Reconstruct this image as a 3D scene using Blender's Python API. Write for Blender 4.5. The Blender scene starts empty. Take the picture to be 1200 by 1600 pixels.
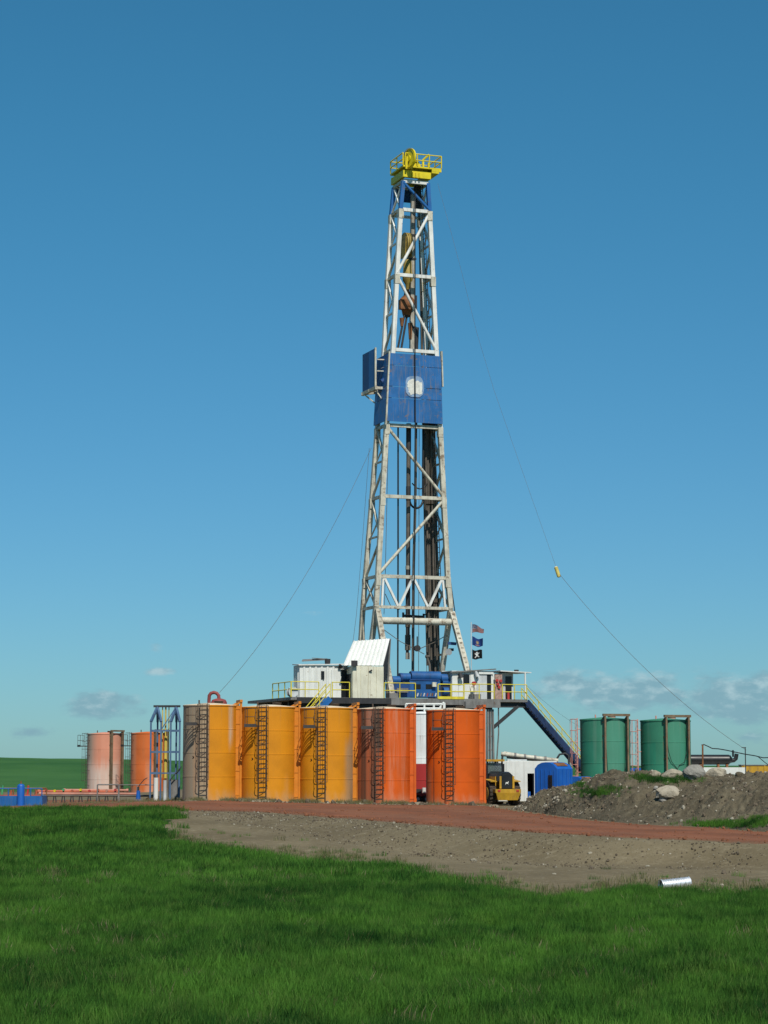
import bpy, math, random
import numpy as np
from mathutils import Vector, Matrix, noise
from mathutils.bvhtree import BVHTree

R = math.radians
PI = math.pi
random.seed(11)
rng = np.random.default_rng(11)
sc = bpy.context.scene
C = sc.collection

# ------------------------------------------------------------------ camera
F = 3400.0                      # focal length in pixels of the 1200 x 1600 frame
CZ = 2.3                        # camera height above the pad
PITCH = math.atan(395.0 / F)
cd = bpy.data.cameras.new('camera')
cd.sensor_fit = 'VERTICAL'
cd.sensor_height = 36.0
cd.lens = F / 1600.0 * 36.0
cd.clip_start = 0.5
cd.clip_end = 20000
cam = bpy.data.objects.new('camera', cd)
C.objects.link(cam)
cam.location = (0, 0, CZ)
cam.rotation_euler = (PI / 2 + PITCH, 0, 0)
sc.camera = cam

# ------------------------------------------------------------------ light
SUN_EL, SUN_AZ = R(50), R(165)          # azimuth clockwise from +Y
sdir = Vector((math.sin(SUN_AZ) * math.cos(SUN_EL), math.cos(SUN_AZ) * math.cos(SUN_EL), math.sin(SUN_EL)))
sd = bpy.data.lights.new('sun', 'SUN')
sd.energy = 4.6
sd.angle = R(0.53)
sd.color = (1.0, 0.95, 0.86)
sun = bpy.data.objects.new('sun', sd)
C.objects.link(sun)
sun.rotation_euler = (-sdir).to_track_quat('-Z', 'Y').to_euler()
sun.location = (40, -60, 90)

vs = sc.view_settings
vs.view_transform = 'Standard'
vs.look = 'None'
vs.gamma = 1.0
vs.exposure = 0.0
vs.use_curve_mapping = False

world = bpy.data.worlds.new('World')
sc.world = world
world.use_nodes = True
wt = world.node_tree
wt.nodes.clear()


def nd(tree, typ, ins=None, **props):
    n = tree.nodes.new(typ)
    for k, v in props.items():
        setattr(n, k, v)
    if ins:
        for k, v in ins.items():
            s = n.inputs[k]
            if isinstance(v, bpy.types.NodeSocket):
                tree.links.new(v, s)
            else:
                s.default_value = v
    return n


def mth(t, op, a, b=None, c=None, clamp=False):
    n = t.nodes.new('ShaderNodeMath')
    n.operation = op
    n.use_clamp = clamp
    for i, v in enumerate((a, b, c)):
        if v is None:
            continue
        if isinstance(v, bpy.types.NodeSocket):
            t.links.new(v, n.inputs[i])
        else:
            n.inputs[i].default_value = v
    return n.outputs[0]


def mixc(t, f, a, b, bt='MIX'):
    n = t.nodes.new('ShaderNodeMix')
    n.data_type = 'RGBA'
    n.blend_type = bt
    for i, v in ((0, f), (6, a), (7, b)):
        if isinstance(v, bpy.types.NodeSocket):
            t.links.new(v, n.inputs[i])
        else:
            n.inputs[i].default_value = v if i == 0 else (*v[:3], 1)
    return n.outputs[2]


def sstep(t, x, a, b):
    n = nd(t, 'ShaderNodeMapRange', {'Value': x, 'From Min': a, 'From Max': b, 'To Min': 0.0, 'To Max': 1.0},
           interpolation_type='SMOOTHSTEP', clamp=True)
    return n.outputs[0]


def build_sky(t):
    sky = nd(t, 'ShaderNodeTexSky', sky_type='NISHITA', sun_disc=False, sun_elevation=SUN_EL,
             sun_rotation=SUN_AZ, altitude=600, air_density=1.0, dust_density=0.35, ozone_density=2.2)
    tc = nd(t, 'ShaderNodeTexCoord')
    sep = nd(t, 'ShaderNodeSeparateXYZ', {0: tc.outputs['Generated']})
    x, y, z = sep.outputs
    hor = mth(t, 'SQRT', mth(t, 'ADD', mth(t, 'MULTIPLY', x, x), mth(t, 'MULTIPLY', y, y)))
    az = mth(t, 'MULTIPLY', mth(t, 'ARCTAN2', x, y), 57.2958)      # degrees clockwise from +Y
    el = mth(t, 'MULTIPLY', mth(t, 'ARCTAN2', z, hor), 57.2958)
    # a low bank of thin cumulus all round the horizon, flat-bottomed and broken up by noise
    co = nd(t, 'ShaderNodeCombineXYZ', {0: mth(t, 'MULTIPLY', az, 0.9), 1: mth(t, 'MULTIPLY', el, 2.2), 2: 3.7})
    nz = nd(t, 'ShaderNodeTexNoise', {'Vector': co.outputs[0], 'Scale': 1.0, 'Detail': 7.0, 'Roughness': 0.62}).outputs[0]
    co2 = nd(t, 'ShaderNodeCombineXYZ', {0: mth(t, 'MULTIPLY', az, 1.6), 1: mth(t, 'MULTIPLY', el, 3.2), 2: 9.1})
    nf = nd(t, 'ShaderNodeTexNoise', {'Vector': co2.outputs[0], 'Scale': 1.0, 'Detail': 6.0, 'Roughness': 0.6}).outputs[0]
    # cumulus heaps: (azimuth, elevation, half width, half height, strength), degrees
    heaps = [(6.3, 1.85, 3.4, 0.72, 1.15), (9.4, 1.75, 2.8, 0.95, 1.15), (4.75, 2.1, 0.9, 0.7, 1.1), (-7.4, 1.55, 1.5, 0.5, 1.2),
             (-5.9, 2.42, 0.62, 0.20, 0.75), (-9.2, 0.85, 1.1, 0.26, 0.7), (9.6, 0.65, 1.6, 0.4, 0.55), (-6.0, 3.05, 0.3, 0.25, 0.3),
             (-1.9, 4.0, 0.8, 0.14, 0.35), (13.5, 1.9, 3.5, 0.7, 0.9), (-14, 1.7, 3.0, 0.5, 0.9),
             (-21, 2.0, 4.0, 0.7, 0.9), (22, 1.5, 4.0, 0.6, 0.9)]
    tot = None
    for (a0, e0, wa, we, s) in heaps:
        u = mth(t, 'DIVIDE', mth(t, 'SUBTRACT', az, a0), wa)
        v = mth(t, 'DIVIDE', mth(t, 'SUBTRACT', el, e0), we)
        d = mth(t, 'SQRT', mth(t, 'ADD', mth(t, 'MULTIPLY', u, u), mth(t, 'MULTIPLY', v, v)))
        g = mth(t, 'MULTIPLY', mth(t, 'SUBTRACT', 1.0, d, clamp=True), s * 1.25)
        tot = g if tot is None else mth(t, 'MAXIMUM', tot, g)
    far = sstep(t, mth(t, 'ABSOLUTE', az), 20.0, 34.0)
    band = mth(t, 'MULTIPLY', sstep(t, el, 0.4, 1.6), mth(t, 'SUBTRACT', 1.0, sstep(t, el, 4.0, 14.0)))
    tot = mth(t, 'MAXIMUM', tot, mth(t, 'MULTIPLY', mth(t, 'MULTIPLY', band, far), 0.7))
    m = mth(t, 'ADD', tot, mth(t, 'MULTIPLY', mth(t, 'SUBTRACT', nz, 0.5), 2.1))
    m = mth(t, 'MULTIPLY', sstep(t, m, 0.22, 0.9), sstep(t, tot, 0.0, 0.3))
    m = mth(t, 'MULTIPLY', m, 0.8)
    lit = sstep(t, mth(t, 'ADD', nf, mth(t, 'MULTIPLY', mth(t, 'SUBTRACT', el, 1.9), 0.10)), 0.42, 0.72)
    ccol = mixc(t, lit, (2.4, 4.3, 5.2), (4.7, 6.5, 7.1))
    tint = mixc(t, sstep(t, el, -1.0, 20.0), (0.36, 0.655, 0.87), (0.285, 0.85, 0.965))      # the air's colour through a tinted windscreen
    col = mixc(t, 1.0, sky.outputs[0], tint, 'MULTIPLY')
    col = mixc(t, m, col, ccol)
    bg = nd(t, 'ShaderNodeBackground', {'Color': col, 'Strength': 0.09})
    out = nd(t, 'ShaderNodeOutputWorld', {'Surface': bg.outputs[0]})


build_sky(wt)


# ------------------------------------------------------------------ geometry helpers
class MB:
    """Collects shapes; build() links them as ONE mesh object."""
    def __init__(self):
        self.v, self.f, self.s = [], [], []

    def add(self, vs, fs, smooth=False):
        o = len(self.v)
        self.v += [tuple(p) for p in vs]
        for k, f in enumerate(fs):
            self.f.append([i + o for i in f])
            self.s.append(smooth[k] if isinstance(smooth, list) else smooth)
        return self

    def box(self, c, s, rz=0.0, taper=1.0):
        cx, cy, cz = c
        x, y, z = s[0] / 2, s[1] / 2, s[2] / 2
        co, si = math.cos(rz), math.sin(rz)
        P = []
        for dz, k in ((-z, 1.0), (z, taper)):
            for dx, dy in ((-x, -y), (x, -y), (x, y), (-x, y)):
                dx, dy = dx * k, dy * k
                P.append((cx + dx * co - dy * si, cy + dx * si + dy * co, cz + dz))
        return self.add(P, [(3, 2, 1, 0), (4, 5, 6, 7), (0, 1, 5, 4), (1, 2, 6, 5), (2, 3, 7, 6), (3, 0, 4, 7)])

    def beam(self, p0, p1, w, h=None, up=(0, 0, 1)):
        h = w if h is None else h
        a, b = Vector(p0), Vector(p1)
        d = (b - a).normalized()
        u = Vector(up)
        if abs(d.dot(u)) > 0.97:
            u = Vector((0, 1, 0))
        sx = d.cross(u).normalized()
        uz = sx.cross(d).normalized()
        P = []
        for q in (a, b):
            for i, j in ((-1, -1), (1, -1), (1, 1), (-1, 1)):
                P.append(q + sx * (i * w / 2) + uz * (j * h / 2))
        return self.add(P, [(0, 1, 2, 3), (7, 6, 5, 4), (1, 0, 4, 5), (2, 1, 5, 6), (3, 2, 6, 7), (0, 3, 7, 4)])

    def chain(self, pts, w, h=None, up=(0, 0, 1)):
        for a, b in zip(pts[:-1], pts[1:]):
            self.beam(a, b, w, h, up)
        return self

    def tube(self, p0, p1, r0, r1=None, n=10, caps=True):
        r1 = r0 if r1 is None else r1
        a, b = Vector(p0), Vector(p1)
        d = (b - a).normalized()
        u = Vector((0, 0, 1)) if abs(d.z) < 0.9 else Vector((1, 0, 0))
        x = d.cross(u).normalized()
        y = d.cross(x).normalized()
        P = []
        for q, r in ((a, r0), (b, r1)):
            for k in range(n):
                t = 2 * PI * k / n
                P.append(q + x * (math.cos(t) * r) + y * (math.sin(t) * r))
        self.add(P, [(k, k + n, (k + 1) % n + n, (k + 1) % n) for k in range(n)], True)
        if caps:
            self.add(P, [tuple(range(n)), tuple(range(2 * n - 1, n - 1, -1))], False)
        return self

    def path(self, pts, r, n=6):
        pts = [Vector(p) for p in pts]
        P, fs = [], []
        last = None
        for i, p in enumerate(pts):
            d = (pts[min(i + 1, len(pts) - 1)] - pts[max(i - 1, 0)]).normalized()
            if last is None:
                u = Vector((0, 0, 1)) if abs(d.z) < 0.9 else Vector((1, 0, 0))
                x = d.cross(u).normalized()
            else:
                x = (last - d * last.dot(d)).normalized()
            last = x
            y = d.cross(x)
            for k in range(n):
                t = 2 * PI * k / n
                P.append(p + x * (math.cos(t) * r) + y * (math.sin(t) * r))
        m = len(pts)
        for i in range(m - 1):
            for k in range(n):
                fs.append((i * n + k, i * n + (k + 1) % n, (i + 1) * n + (k + 1) % n, (i + 1) * n + k))
        self.add(P, fs, True)
        return self.add(P[:n] + P[-n:], [tuple(range(n - 1, -1, -1)), tuple(range(n, 2 * n))], False)

    def lathe(self, prof, n=48, c=(0, 0, 0), smooth=True, cap=True):
        P, fs = [], []
        for r, z in prof:
            for k in range(n):
                t = 2 * PI * k / n
                P.append((c[0] + r * math.cos(t), c[1] + r * math.sin(t), c[2] + z))
        for i in range(len(prof) - 1):
            for k in range(n):
                fs.append((i * n + k, i * n + (k + 1) % n, (i + 1) * n + (k + 1) % n, (i + 1) * n + k))
        self.add(P, fs, smooth)
        if cap:
            self.add(P[:n] + P[-n:], [tuple(range(n - 1, -1, -1)), tuple(range(n, 2 * n))], False)
        return self

    def slab(self, quad, th):
        """A plate: polygon thickened along its own normal."""
        q = [Vector(p) for p in quad]
        nrm = (q[1] - q[0]).cross(q[2] - q[0]).normalized() * (th / 2)
        n = len(q)
        P = [p - nrm for p in q] + [p + nrm for p in q]
        fs = [tuple(range(n - 1, -1, -1)), tuple(range(n, 2 * n))]
        fs += [(k, (k + 1) % n, (k + 1) % n + n, k + n) for k in range(n)]
        return self.add(P, fs)

    def mesh(self, name, mat):
        me = bpy.data.meshes.new(name)
        me.from_pydata(self.v, [], self.f)
        me.polygons.foreach_set('use_smooth', self.s)
        if mat is not None:
            me.materials.append(mat)
        me.update()
        return me

    def build(self, name, mat, parent=None):
        o = bpy.data.objects.new(name, self.mesh(name, mat))
        C.objects.link(o)
        o.parent = parent
        return o


def thing(name, label, cat, loc=(0, 0, 0), rz=0.0, group=None):
    o = bpy.data.objects.new(name, None)
    o.empty_display_size = 0.3
    C.objects.link(o)
    o.location = loc
    o.rotation_euler = (0, 0, rz)
    return tag(o, label, cat, group)


def tag(o, label, cat, group=None):
    o['label'] = label
    o['category'] = cat
    if group:
        o['group'] = group
    return o


def share(name, mesh, parent, loc=(0, 0, 0), rot=(0, 0, 0), scale=(1, 1, 1)):
    o = bpy.data.objects.new(name, mesh)
    C.objects.link(o)
    o.parent = parent
    o.location = loc
    o.rotation_euler = rot
    o.scale = scale
    return o


def at(px, py, Y):
    """World point on the sight line of a photo pixel at ground distance Y."""
    u, v = (px - 600) / F, (800 - py) / F
    c, s = math.cos(PITCH), math.sin(PITCH)
    d = Vector((u, c - v * s, s + v * c))
    return Vector((0, 0, CZ)) + d * (Y / d.y)


# ------------------------------------------------------------------ materials
MATS = {}


def tree_for(name):
    m = bpy.data.materials.new(name)
    m.use_nodes = True
    t = m.node_tree
    t.nodes.clear()
    return m, t


def finish(t, col, rough, metal=0.0, bump=None, bstr=0.3, bdist=0.02, spec=0.5, extra=None):
    p = nd(t, 'ShaderNodeBsdfPrincipled', {'Metallic': metal, 'Specular IOR Level': spec})
    for k, v in (('Base Color', col), ('Roughness', rough)):
        if isinstance(v, bpy.types.NodeSocket):
            t.links.new(v, p.inputs[k])
        else:
            p.inputs[k].default_value = (*v, 1) if k == 'Base Color' else v
    if bump is not None:
        b = nd(t, 'ShaderNodeBump', {'Height': bump, 'Strength': bstr, 'Distance': bdist})
        t.links.new(b.outputs[0], p.inputs['Normal'])
    nd(t, 'ShaderNodeOutputMaterial', {'Surface': p.outputs[0]})


def paint(name, col, rough=0.5, var=0.18, dirt=(0.10, 0.075, 0.05), amt=0.35, scale=1.2, rust=None, rust_amt=0.0,
          metal=0.0, spec=0.4):
    """Weathered paint: mottled colour, vertical grime streaks, optional rust blotches."""
    if name in MATS:
        return MATS[name]
    m, t = tree_for(name)
    tc = nd(t, 'ShaderNodeTexCoord').outputs['Object']
    n1 = nd(t, 'ShaderNodeTexNoise', {'Vector': tc, 'Scale': scale, 'Detail': 5.0, 'Roughness': 0.6}).outputs[0]
    lo = [c * (1 - var) for c in col]
    hi = [min(1, c * (1 + var)) for c in col]
    c = mixc(t, sstep(t, n1, 0.3, 0.7), lo, hi)
    mp = nd(t, 'ShaderNodeMapping', {'Vector': tc, 'Scale': (4.5, 4.5, 0.35)}).outputs[0]
    n2 = nd(t, 'ShaderNodeTexNoise', {'Vector': mp, 'Scale': 1.3, 'Detail': 5.0, 'Roughness': 0.65}).outputs[0]
    c = mixc(t, mth(t, 'MULTIPLY', sstep(t, n2, 0.48, 0.78), amt), c, dirt)
    if rust is not None:
        n3 = nd(t, 'ShaderNodeTexNoise', {'Vector': tc, 'Scale': 2.3, 'Detail': 8.0, 'Roughness': 0.7}).outputs[0]
        c = mixc(t, mth(t, 'MULTIPLY', sstep(t, n3, 0.66 - 0.3 * rust_amt, 0.74 - 0.2 * rust_amt), 0.85), c, rust)
    rn = mth(t, 'ADD', mth(t, 'MULTIPLY', n1, 0.25), rough - 0.1)
    finish(t, c, rn, metal, bump=n2, bstr=0.12, bdist=0.01, spec=spec)
    MATS[name] = m
    return m


def tank_paint(name, base, stains, rough=0.68):
    """Tank shell paint; stains = (azimuth deg, half width deg, softness deg, colour, strength, streaky 0..1, zmin, zmax)."""
    m, t = tree_for(name)
    tc = nd(t, 'ShaderNodeTexCoord').outputs['Object']
    sep = nd(t, 'ShaderNodeSeparateXYZ', {0: tc})
    x, y, z = sep.outputs
    n1 = nd(t, 'ShaderNodeTexNoise', {'Vector': tc, 'Scale': 0.7, 'Detail': 4.0, 'Roughness': 0.55}).outputs[0]
    c = mixc(t, sstep(t, n1, 0.3, 0.7), [k * 0.9 for k in base], [min(1, k * 1.08) for k in base])
    mp = nd(t, 'ShaderNodeMapping', {'Vector': tc, 'Scale': (2.6, 2.6, 0.16)}).outputs[0]
    st = nd(t, 'ShaderNodeTexNoise', {'Vector': mp, 'Scale': 1.9, 'Detail': 6.0, 'Roughness': 0.66}).outputs[0]
    mp2 = nd(t, 'ShaderNodeMapping', {'Vector': tc, 'Scale': (1.3, 1.3, 0.5), 'Location': (7, 3, 1)}).outputs[0]
    bl = nd(t, 'ShaderNodeTexNoise', {'Vector': mp2, 'Scale': 1.5, 'Detail': 5.0, 'Roughness': 0.6}).outputs[0]
    # faint general runs of road dust
    c = mixc(t, mth(t, 'MULTIPLY', sstep(t, st, 0.55, 0.78), 0.20), c, (0.30, 0.19, 0.1))
    # dust splashed up from the ground
    c = mixc(t, mth(t, 'MULTIPLY', sstep(t, mth(t, 'SUBTRACT', mth(t, 'MULTIPLY', bl, 2.2), z), 0.2, 1.5), 0.38), c, (0.50, 0.36, 0.24))
    for (azd, hw, soft, col, stg, streaky, z0, z1) in stains:
        a = R(azd)
        along = mth(t, 'ADD', mth(t, 'MULTIPLY', x, math.cos(a)), mth(t, 'MULTIPLY', y, math.sin(a)))
        across = mth(t, 'SUBTRACT', mth(t, 'MULTIPLY', y, math.cos(a)), mth(t, 'MULTIPLY', x, math.sin(a)))
        ang = mth(t, 'MULTIPLY', mth(t, 'ABSOLUTE', mth(t, 'ARCTAN2', across, along)), 57.2958)
        ang = mth(t, 'ADD', ang, mth(t, 'MULTIPLY', mth(t, 'SUBTRACT', st, 0.5), 22.0 * streaky + 5))
        f = mth(t, 'SUBTRACT', 1.0, sstep(t, ang, hw - soft, hw + soft))
        f = mth(t, 'MULTIPLY', f, mth(t, 'ADD', 1 - streaky, mth(t, 'MULTIPLY', sstep(t, st, 0.4, 0.66), streaky)))
        zz = mth(t, 'ADD', z, mth(t, 'MULTIPLY', mth(t, 'SUBTRACT', st, 0.5), 2.2))
        if z0 > 0:
            sf = 0.03 if streaky == 0 else 0.7
            f = mth(t, 'MULTIPLY', f, sstep(t, z if streaky == 0 else zz, z0 - sf, z0 + sf))
        if z1 < 6:
            sf = 0.03 if streaky == 0 else 0.7
            f = mth(t, 'MULTIPLY', f, mth(t, 'SUBTRACT', 1.0, sstep(t, z if streaky == 0 else zz, z1 - sf, z1 + sf)))
        c = mixc(t, mth(t, 'MULTIPLY', f, stg), c, col)
    # plate courses: each a slightly different shade, with rust bleeding from the weld lines
    cz = mth(t, 'DIVIDE', z, 1.515)
    ang0 = mth(t, 'ARCTAN2', y, x)
    pl = mth(t, 'FLOOR', mth(t, 'ADD', mth(t, 'MULTIPLY', ang0, 0.95), mth(t, 'MULTIPLY', mth(t, 'FLOOR', cz), 0.5)))
    wn = nd(t, 'ShaderNodeTexWhiteNoise', {'Vector': nd(t, 'ShaderNodeCombineXYZ', {0: pl, 1: mth(t, 'FLOOR', cz), 2: 3.0}).outputs[0]}, noise_dimensions='3D').outputs[0]
    c = mixc(t, mth(t, 'MULTIPLY', wn, 0.10), c, (0.16, 0.08, 0.03))
    fr_ = mth(t, 'FRACT', cz)
    drip = mth(t, 'MULTIPLY', sstep(t, fr_, 0.55, 1.0), sstep(t, st, 0.58, 0.72))
    c = mixc(t, mth(t, 'MULTIPLY', drip, 0.30), c, (0.20, 0.085, 0.035))
    finish(t, c, mth(t, 'ADD', mth(t, 'MULTIPLY', bl, 0.3), rough - 0.12), bump=bl, bstr=0.06, bdist=0.03, spec=0.25)
    return m


def earth(name, c1, c2, c3, scale=1.0, bstr=0.6, bdist=0.08, rough=0.95):
    m, t = tree_for(name)
    g = nd(t, 'ShaderNodeNewGeometry').outputs['Position']
    a = nd(t, 'ShaderNodeTexNoise', {'Vector': g, 'Scale': 0.35 * scale, 'Detail': 6.0, 'Roughness': 0.6}).outputs[0]
    b = nd(t, 'ShaderNodeTexNoise', {'Vector': g, 'Scale': 3.2 * scale, 'Detail': 6.0, 'Roughness': 0.7}).outputs[0]
    d = nd(t, 'ShaderNodeTexNoise', {'Vector': g, 'Scale': 11.0 * scale, 'Detail': 3.0, 'Roughness': 0.6}).outputs[0]
    c = mixc(t, sstep(t, a, 0.32, 0.68), c1, c2)
    c = mixc(t, sstep(t, b, 0.45, 0.75), c, c3)
    c = mixc(t, mth(t, 'MULTIPLY', sstep(t, d, 0.6, 0.75), 0.5), c, [min(1, k * 1.7) for k in c2])
    h = mth(t, 'ADD', b, mth(t, 'MULTIPLY', d, 0.5))
    finish(t, c, rough, bump=h, bstr=bstr, bdist=bdist, spec=0.15)
    return m


# ------------------------------------------------------------------ terrain
def smooth(a, b, x):
    k = np.clip((x - a) / (b - a), 0, 1)
    return k * k * (3 - 2 * k)


def vnoise(x, y, seed=0):
    """Cheap value noise on arrays, range -1..1."""
    xi, yi = np.floor(x).astype(np.int64), np.floor(y).astype(np.int64)
    fx, fy = x - xi, y - yi
    fx, fy = fx * fx * (3 - 2 * fx), fy * fy * (3 - 2 * fy)

    def h(i, j):
        n = (i * 374761393 + j * 668265263 + seed * 974634777) & 0x7fffffff
        n = ((n ^ (n >> 13)) * 1274126177) & 0x7fffffff
        return ((n ^ (n >> 16)) & 0xffff) / 32767.5 - 1.0
    return (h(xi, yi) * (1 - fx) + h(xi + 1, yi) * fx) * (1 - fy) + (h(xi, yi + 1) * (1 - fx) + h(xi + 1, yi + 1) * fx) * fy


def fbm(x, y, oct=4, seed=0):
    s, a = 0, 1.0
    for o in range(oct):
        s = s + a * vnoise(x * 2 ** o, y * 2 ** o, seed + o)
        a *= 0.5
    return s


def pad_z(x):
    x = np.asarray(x, float)
    return np.where(x > -11, -0.018 * (np.minimum(x, 30) + 11), -0.03 * (-11 - np.maximum(x, -32)))


def on_pad(px, py, dz=0.0):
    """Where the sight line of a photo pixel meets the pad."""
    z = 0.0
    for _ in range(20):
        Y = (CZ - z) * F / (py - 1195.0)
        p = at(px, py, Y)
        z = float(pad_z(p.x)) + dz
    return p


LIP = [(-350, 1263), (0, 1264), (150, 1265), (280, 1266), (400, 1268), (500, 1276), (600, 1283), (700, 1291), (800, 1298), (900, 1304),
       (1000, 1309), (1100, 1312), (1200, 1316), (1400, 1324), (1700, 1336)]
LIPW = np.array([[on_pad(a, b).x, on_pad(a, b).y] for a, b in LIP])
LIPW[0] = (-75, LIPW[1][1] + 6)


def lip_dist(x, y):
    """Signed distance to the front lip of the pad and road: positive on the camera side."""
    best = np.full(x.shape, 1e9)
    sign = np.ones(x.shape)
    for (ax, ay), (bx, by) in zip(LIPW[:-1], LIPW[1:]):
        dx, dy = bx - ax, by - ay
        t = np.clip(((x - ax) * dx + (y - ay) * dy) / (dx * dx + dy * dy), 0, 1)
        d = np.hypot(x - ax - t * dx, y - ay - t * dy)
        cr = dx * (y - ay) - dy * (x - ax)
        m = d < best
        best = np.where(m, d, best)
        sign = np.where(m, np.where(cr < 0, 1.0, -1.0), sign)
    return best * sign


def ground_z(x, y):
    x, y = np.asarray(x, float), np.asarray(y, float)
    shape = np.broadcast(x, y).shape
    x, y = np.broadcast_to(x, shape), np.broadcast_to(y, shape)
    zp = pad_z(x)
    near = smooth(78, 110, y + np.clip(-x - 8, 0, 60) * 0.4)
    und = 0.16 * fbm(x * 0.07 + 3, y * 0.05, 3, 5)
    zf = (-1.15 + und) * (1 - near) + (zp - 0.12) * near
    zf = zf - 0.18 * np.exp(-((x - 5.0) / 3.5) ** 2 - ((y - 58) / 5.0) ** 2)
    zf = np.where(y < 18, zf + (18 - y) * 0.06, zf)
    s = lip_dist(x, y)
    k = smooth(0.0, 3.4, s)
    z = zp * (1 - k) + zf * k
    # land beyond the site
    out = smooth(215, 330, y) + smooth(60, 110, np.abs(x))
    out = np.clip(out, 0, 1) * (s < 0)
    hill = 6.3 * np.exp(-((x + 175) / 130.0) ** 2) * smooth(330, 640, y)
    zfar = -0.9 + hill + 0.5 * fbm(x * 0.01, y * 0.01, 3, 9)
    return z * (1 - out) + zfar * out


def axis(segs):
    v = [segs[0][0]]
    for a, b, st in segs:
        n = max(1, int(round((b - a) / st)))
        v += [a + (b - a) * (i + 1) / n for i in range(n)]
    return np.array(v)


gx = axis([(-6000, -1000, 700), (-1000, -300, 70), (-300, -70, 10), (-70, -26, 1.6), (-26, 26, 0.34), (26, 70, 1.6), (70, 300, 10),
           (300, 1000, 70), (1000, 6000, 700)])
gy = axis([(-60, 20, 5), (20, 52, 0.6), (52, 140, 0.4), (140, 260, 3), (260, 800, 14), (800, 3000, 120), (3000, 9000, 600)])
GX, GY = np.meshgrid(gx, gy)
sdist = lip_dist(GX, GY)
GZ = ground_z(GX, GY)
rough = smooth(0.2, 2, sdist) * (GY < 140)
GZ = GZ + rough * 0.035 * fbm(GX * 1.3, GY * 1.3, 3, 3)

GRASS_EDGE = np.array([(-600, 1264), (0, 1266), (230, 1266), (278, 1268), (266, 1278), (258, 1292), (268, 1310), (310, 1327), (400, 1341), (500, 1349), (600, 1357), (650, 1367),
                       (700, 1379), (750, 1391), (800, 1403), (850, 1415), (890, 1411), (930, 1403), (1000, 1396), (1100, 1401), (1200, 1404),
                       (1500, 1414), (1800, 1430)], float)


def to_px(x, y, z):
    c, s = math.cos(PITCH), math.sin(PITCH)
    zc = y * c + (z - CZ) * s
    yc = (z - CZ) * c - y * s
    return 600 + F * x / zc, 800 - F * yc / zc


def ground_hit(px, py):
    """Where a photo pixel's sight line meets the ground sheet."""
    Y = 15.0 + 385.0 * np.linspace(0, 1, 500) ** 2
    p1 = at(px, py, 1.0)
    x, z = p1.x * Y, CZ + (p1.z - CZ) * Y
    k = np.argmax(z < ground_z(x, Y))
    return Vector((x[k], Y[k], float(ground_z(x[k], Y[k]))))


# the edge of the grass, as a line on the ground
EDGEW = np.array([ground_hit(a, b)[:2] for a, b in GRASS_EDGE[1:]])
EDGEW = np.vstack([[-90, EDGEW[0][1] + 4], EDGEW])
POLY = np.vstack([EDGEW, [60, 40], [60, -20], [-90, -20]])


def in_grass(x, y):
    c = np.zeros(np.shape(x), bool)
    n = len(POLY)
    for i in range(n):
        x0, y0 = POLY[i]
        x1, y1 = POLY[(i + 1) % n]
        hit = ((y0 > y) != (y1 > y)) & (x < (x1 - x0) * (y - y0) / (y1 - y0 + 1e-12) + x0)
        c ^= hit
    return c


def grid_mesh(name, X, Y, Z, mat, attrs=None):
    h, w = X.shape
    co = np.stack([X, Y, Z], -1).reshape(-1, 3)
    i = np.arange(h * w).reshape(h, w)
    f = np.stack([i[:-1, :-1], i[:-1, 1:], i[1:, 1:], i[1:, :-1]], -1).reshape(-1, 4)
    me = bpy.data.meshes.new(name)
    me.vertices.add(len(co))
    me.vertices.foreach_set('co', co.astype(np.float32).ravel())
    me.loops.add(f.size)
    me.loops.foreach_set('vertex_index', f.astype(np.int32).ravel())
    me.polygons.add(len(f))
    me.polygons.foreach_set('loop_start', np.arange(0, f.size, 4, dtype=np.int32))
    me.update(calc_edges=True)
    me.validate()
    me.polygons.foreach_set('use_smooth', np.ones(len(me.polygons), bool))
    for k, v in (attrs or {}).items():
        at_ = me.attributes.new(k, 'FLOAT', 'POINT')
        at_.data.foreach_set('value', v.astype(np.float32).ravel())
    me.materials.append(mat)
    o = bpy.data.objects.new(name, me)
    C.objects.link(o)
    return o


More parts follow.
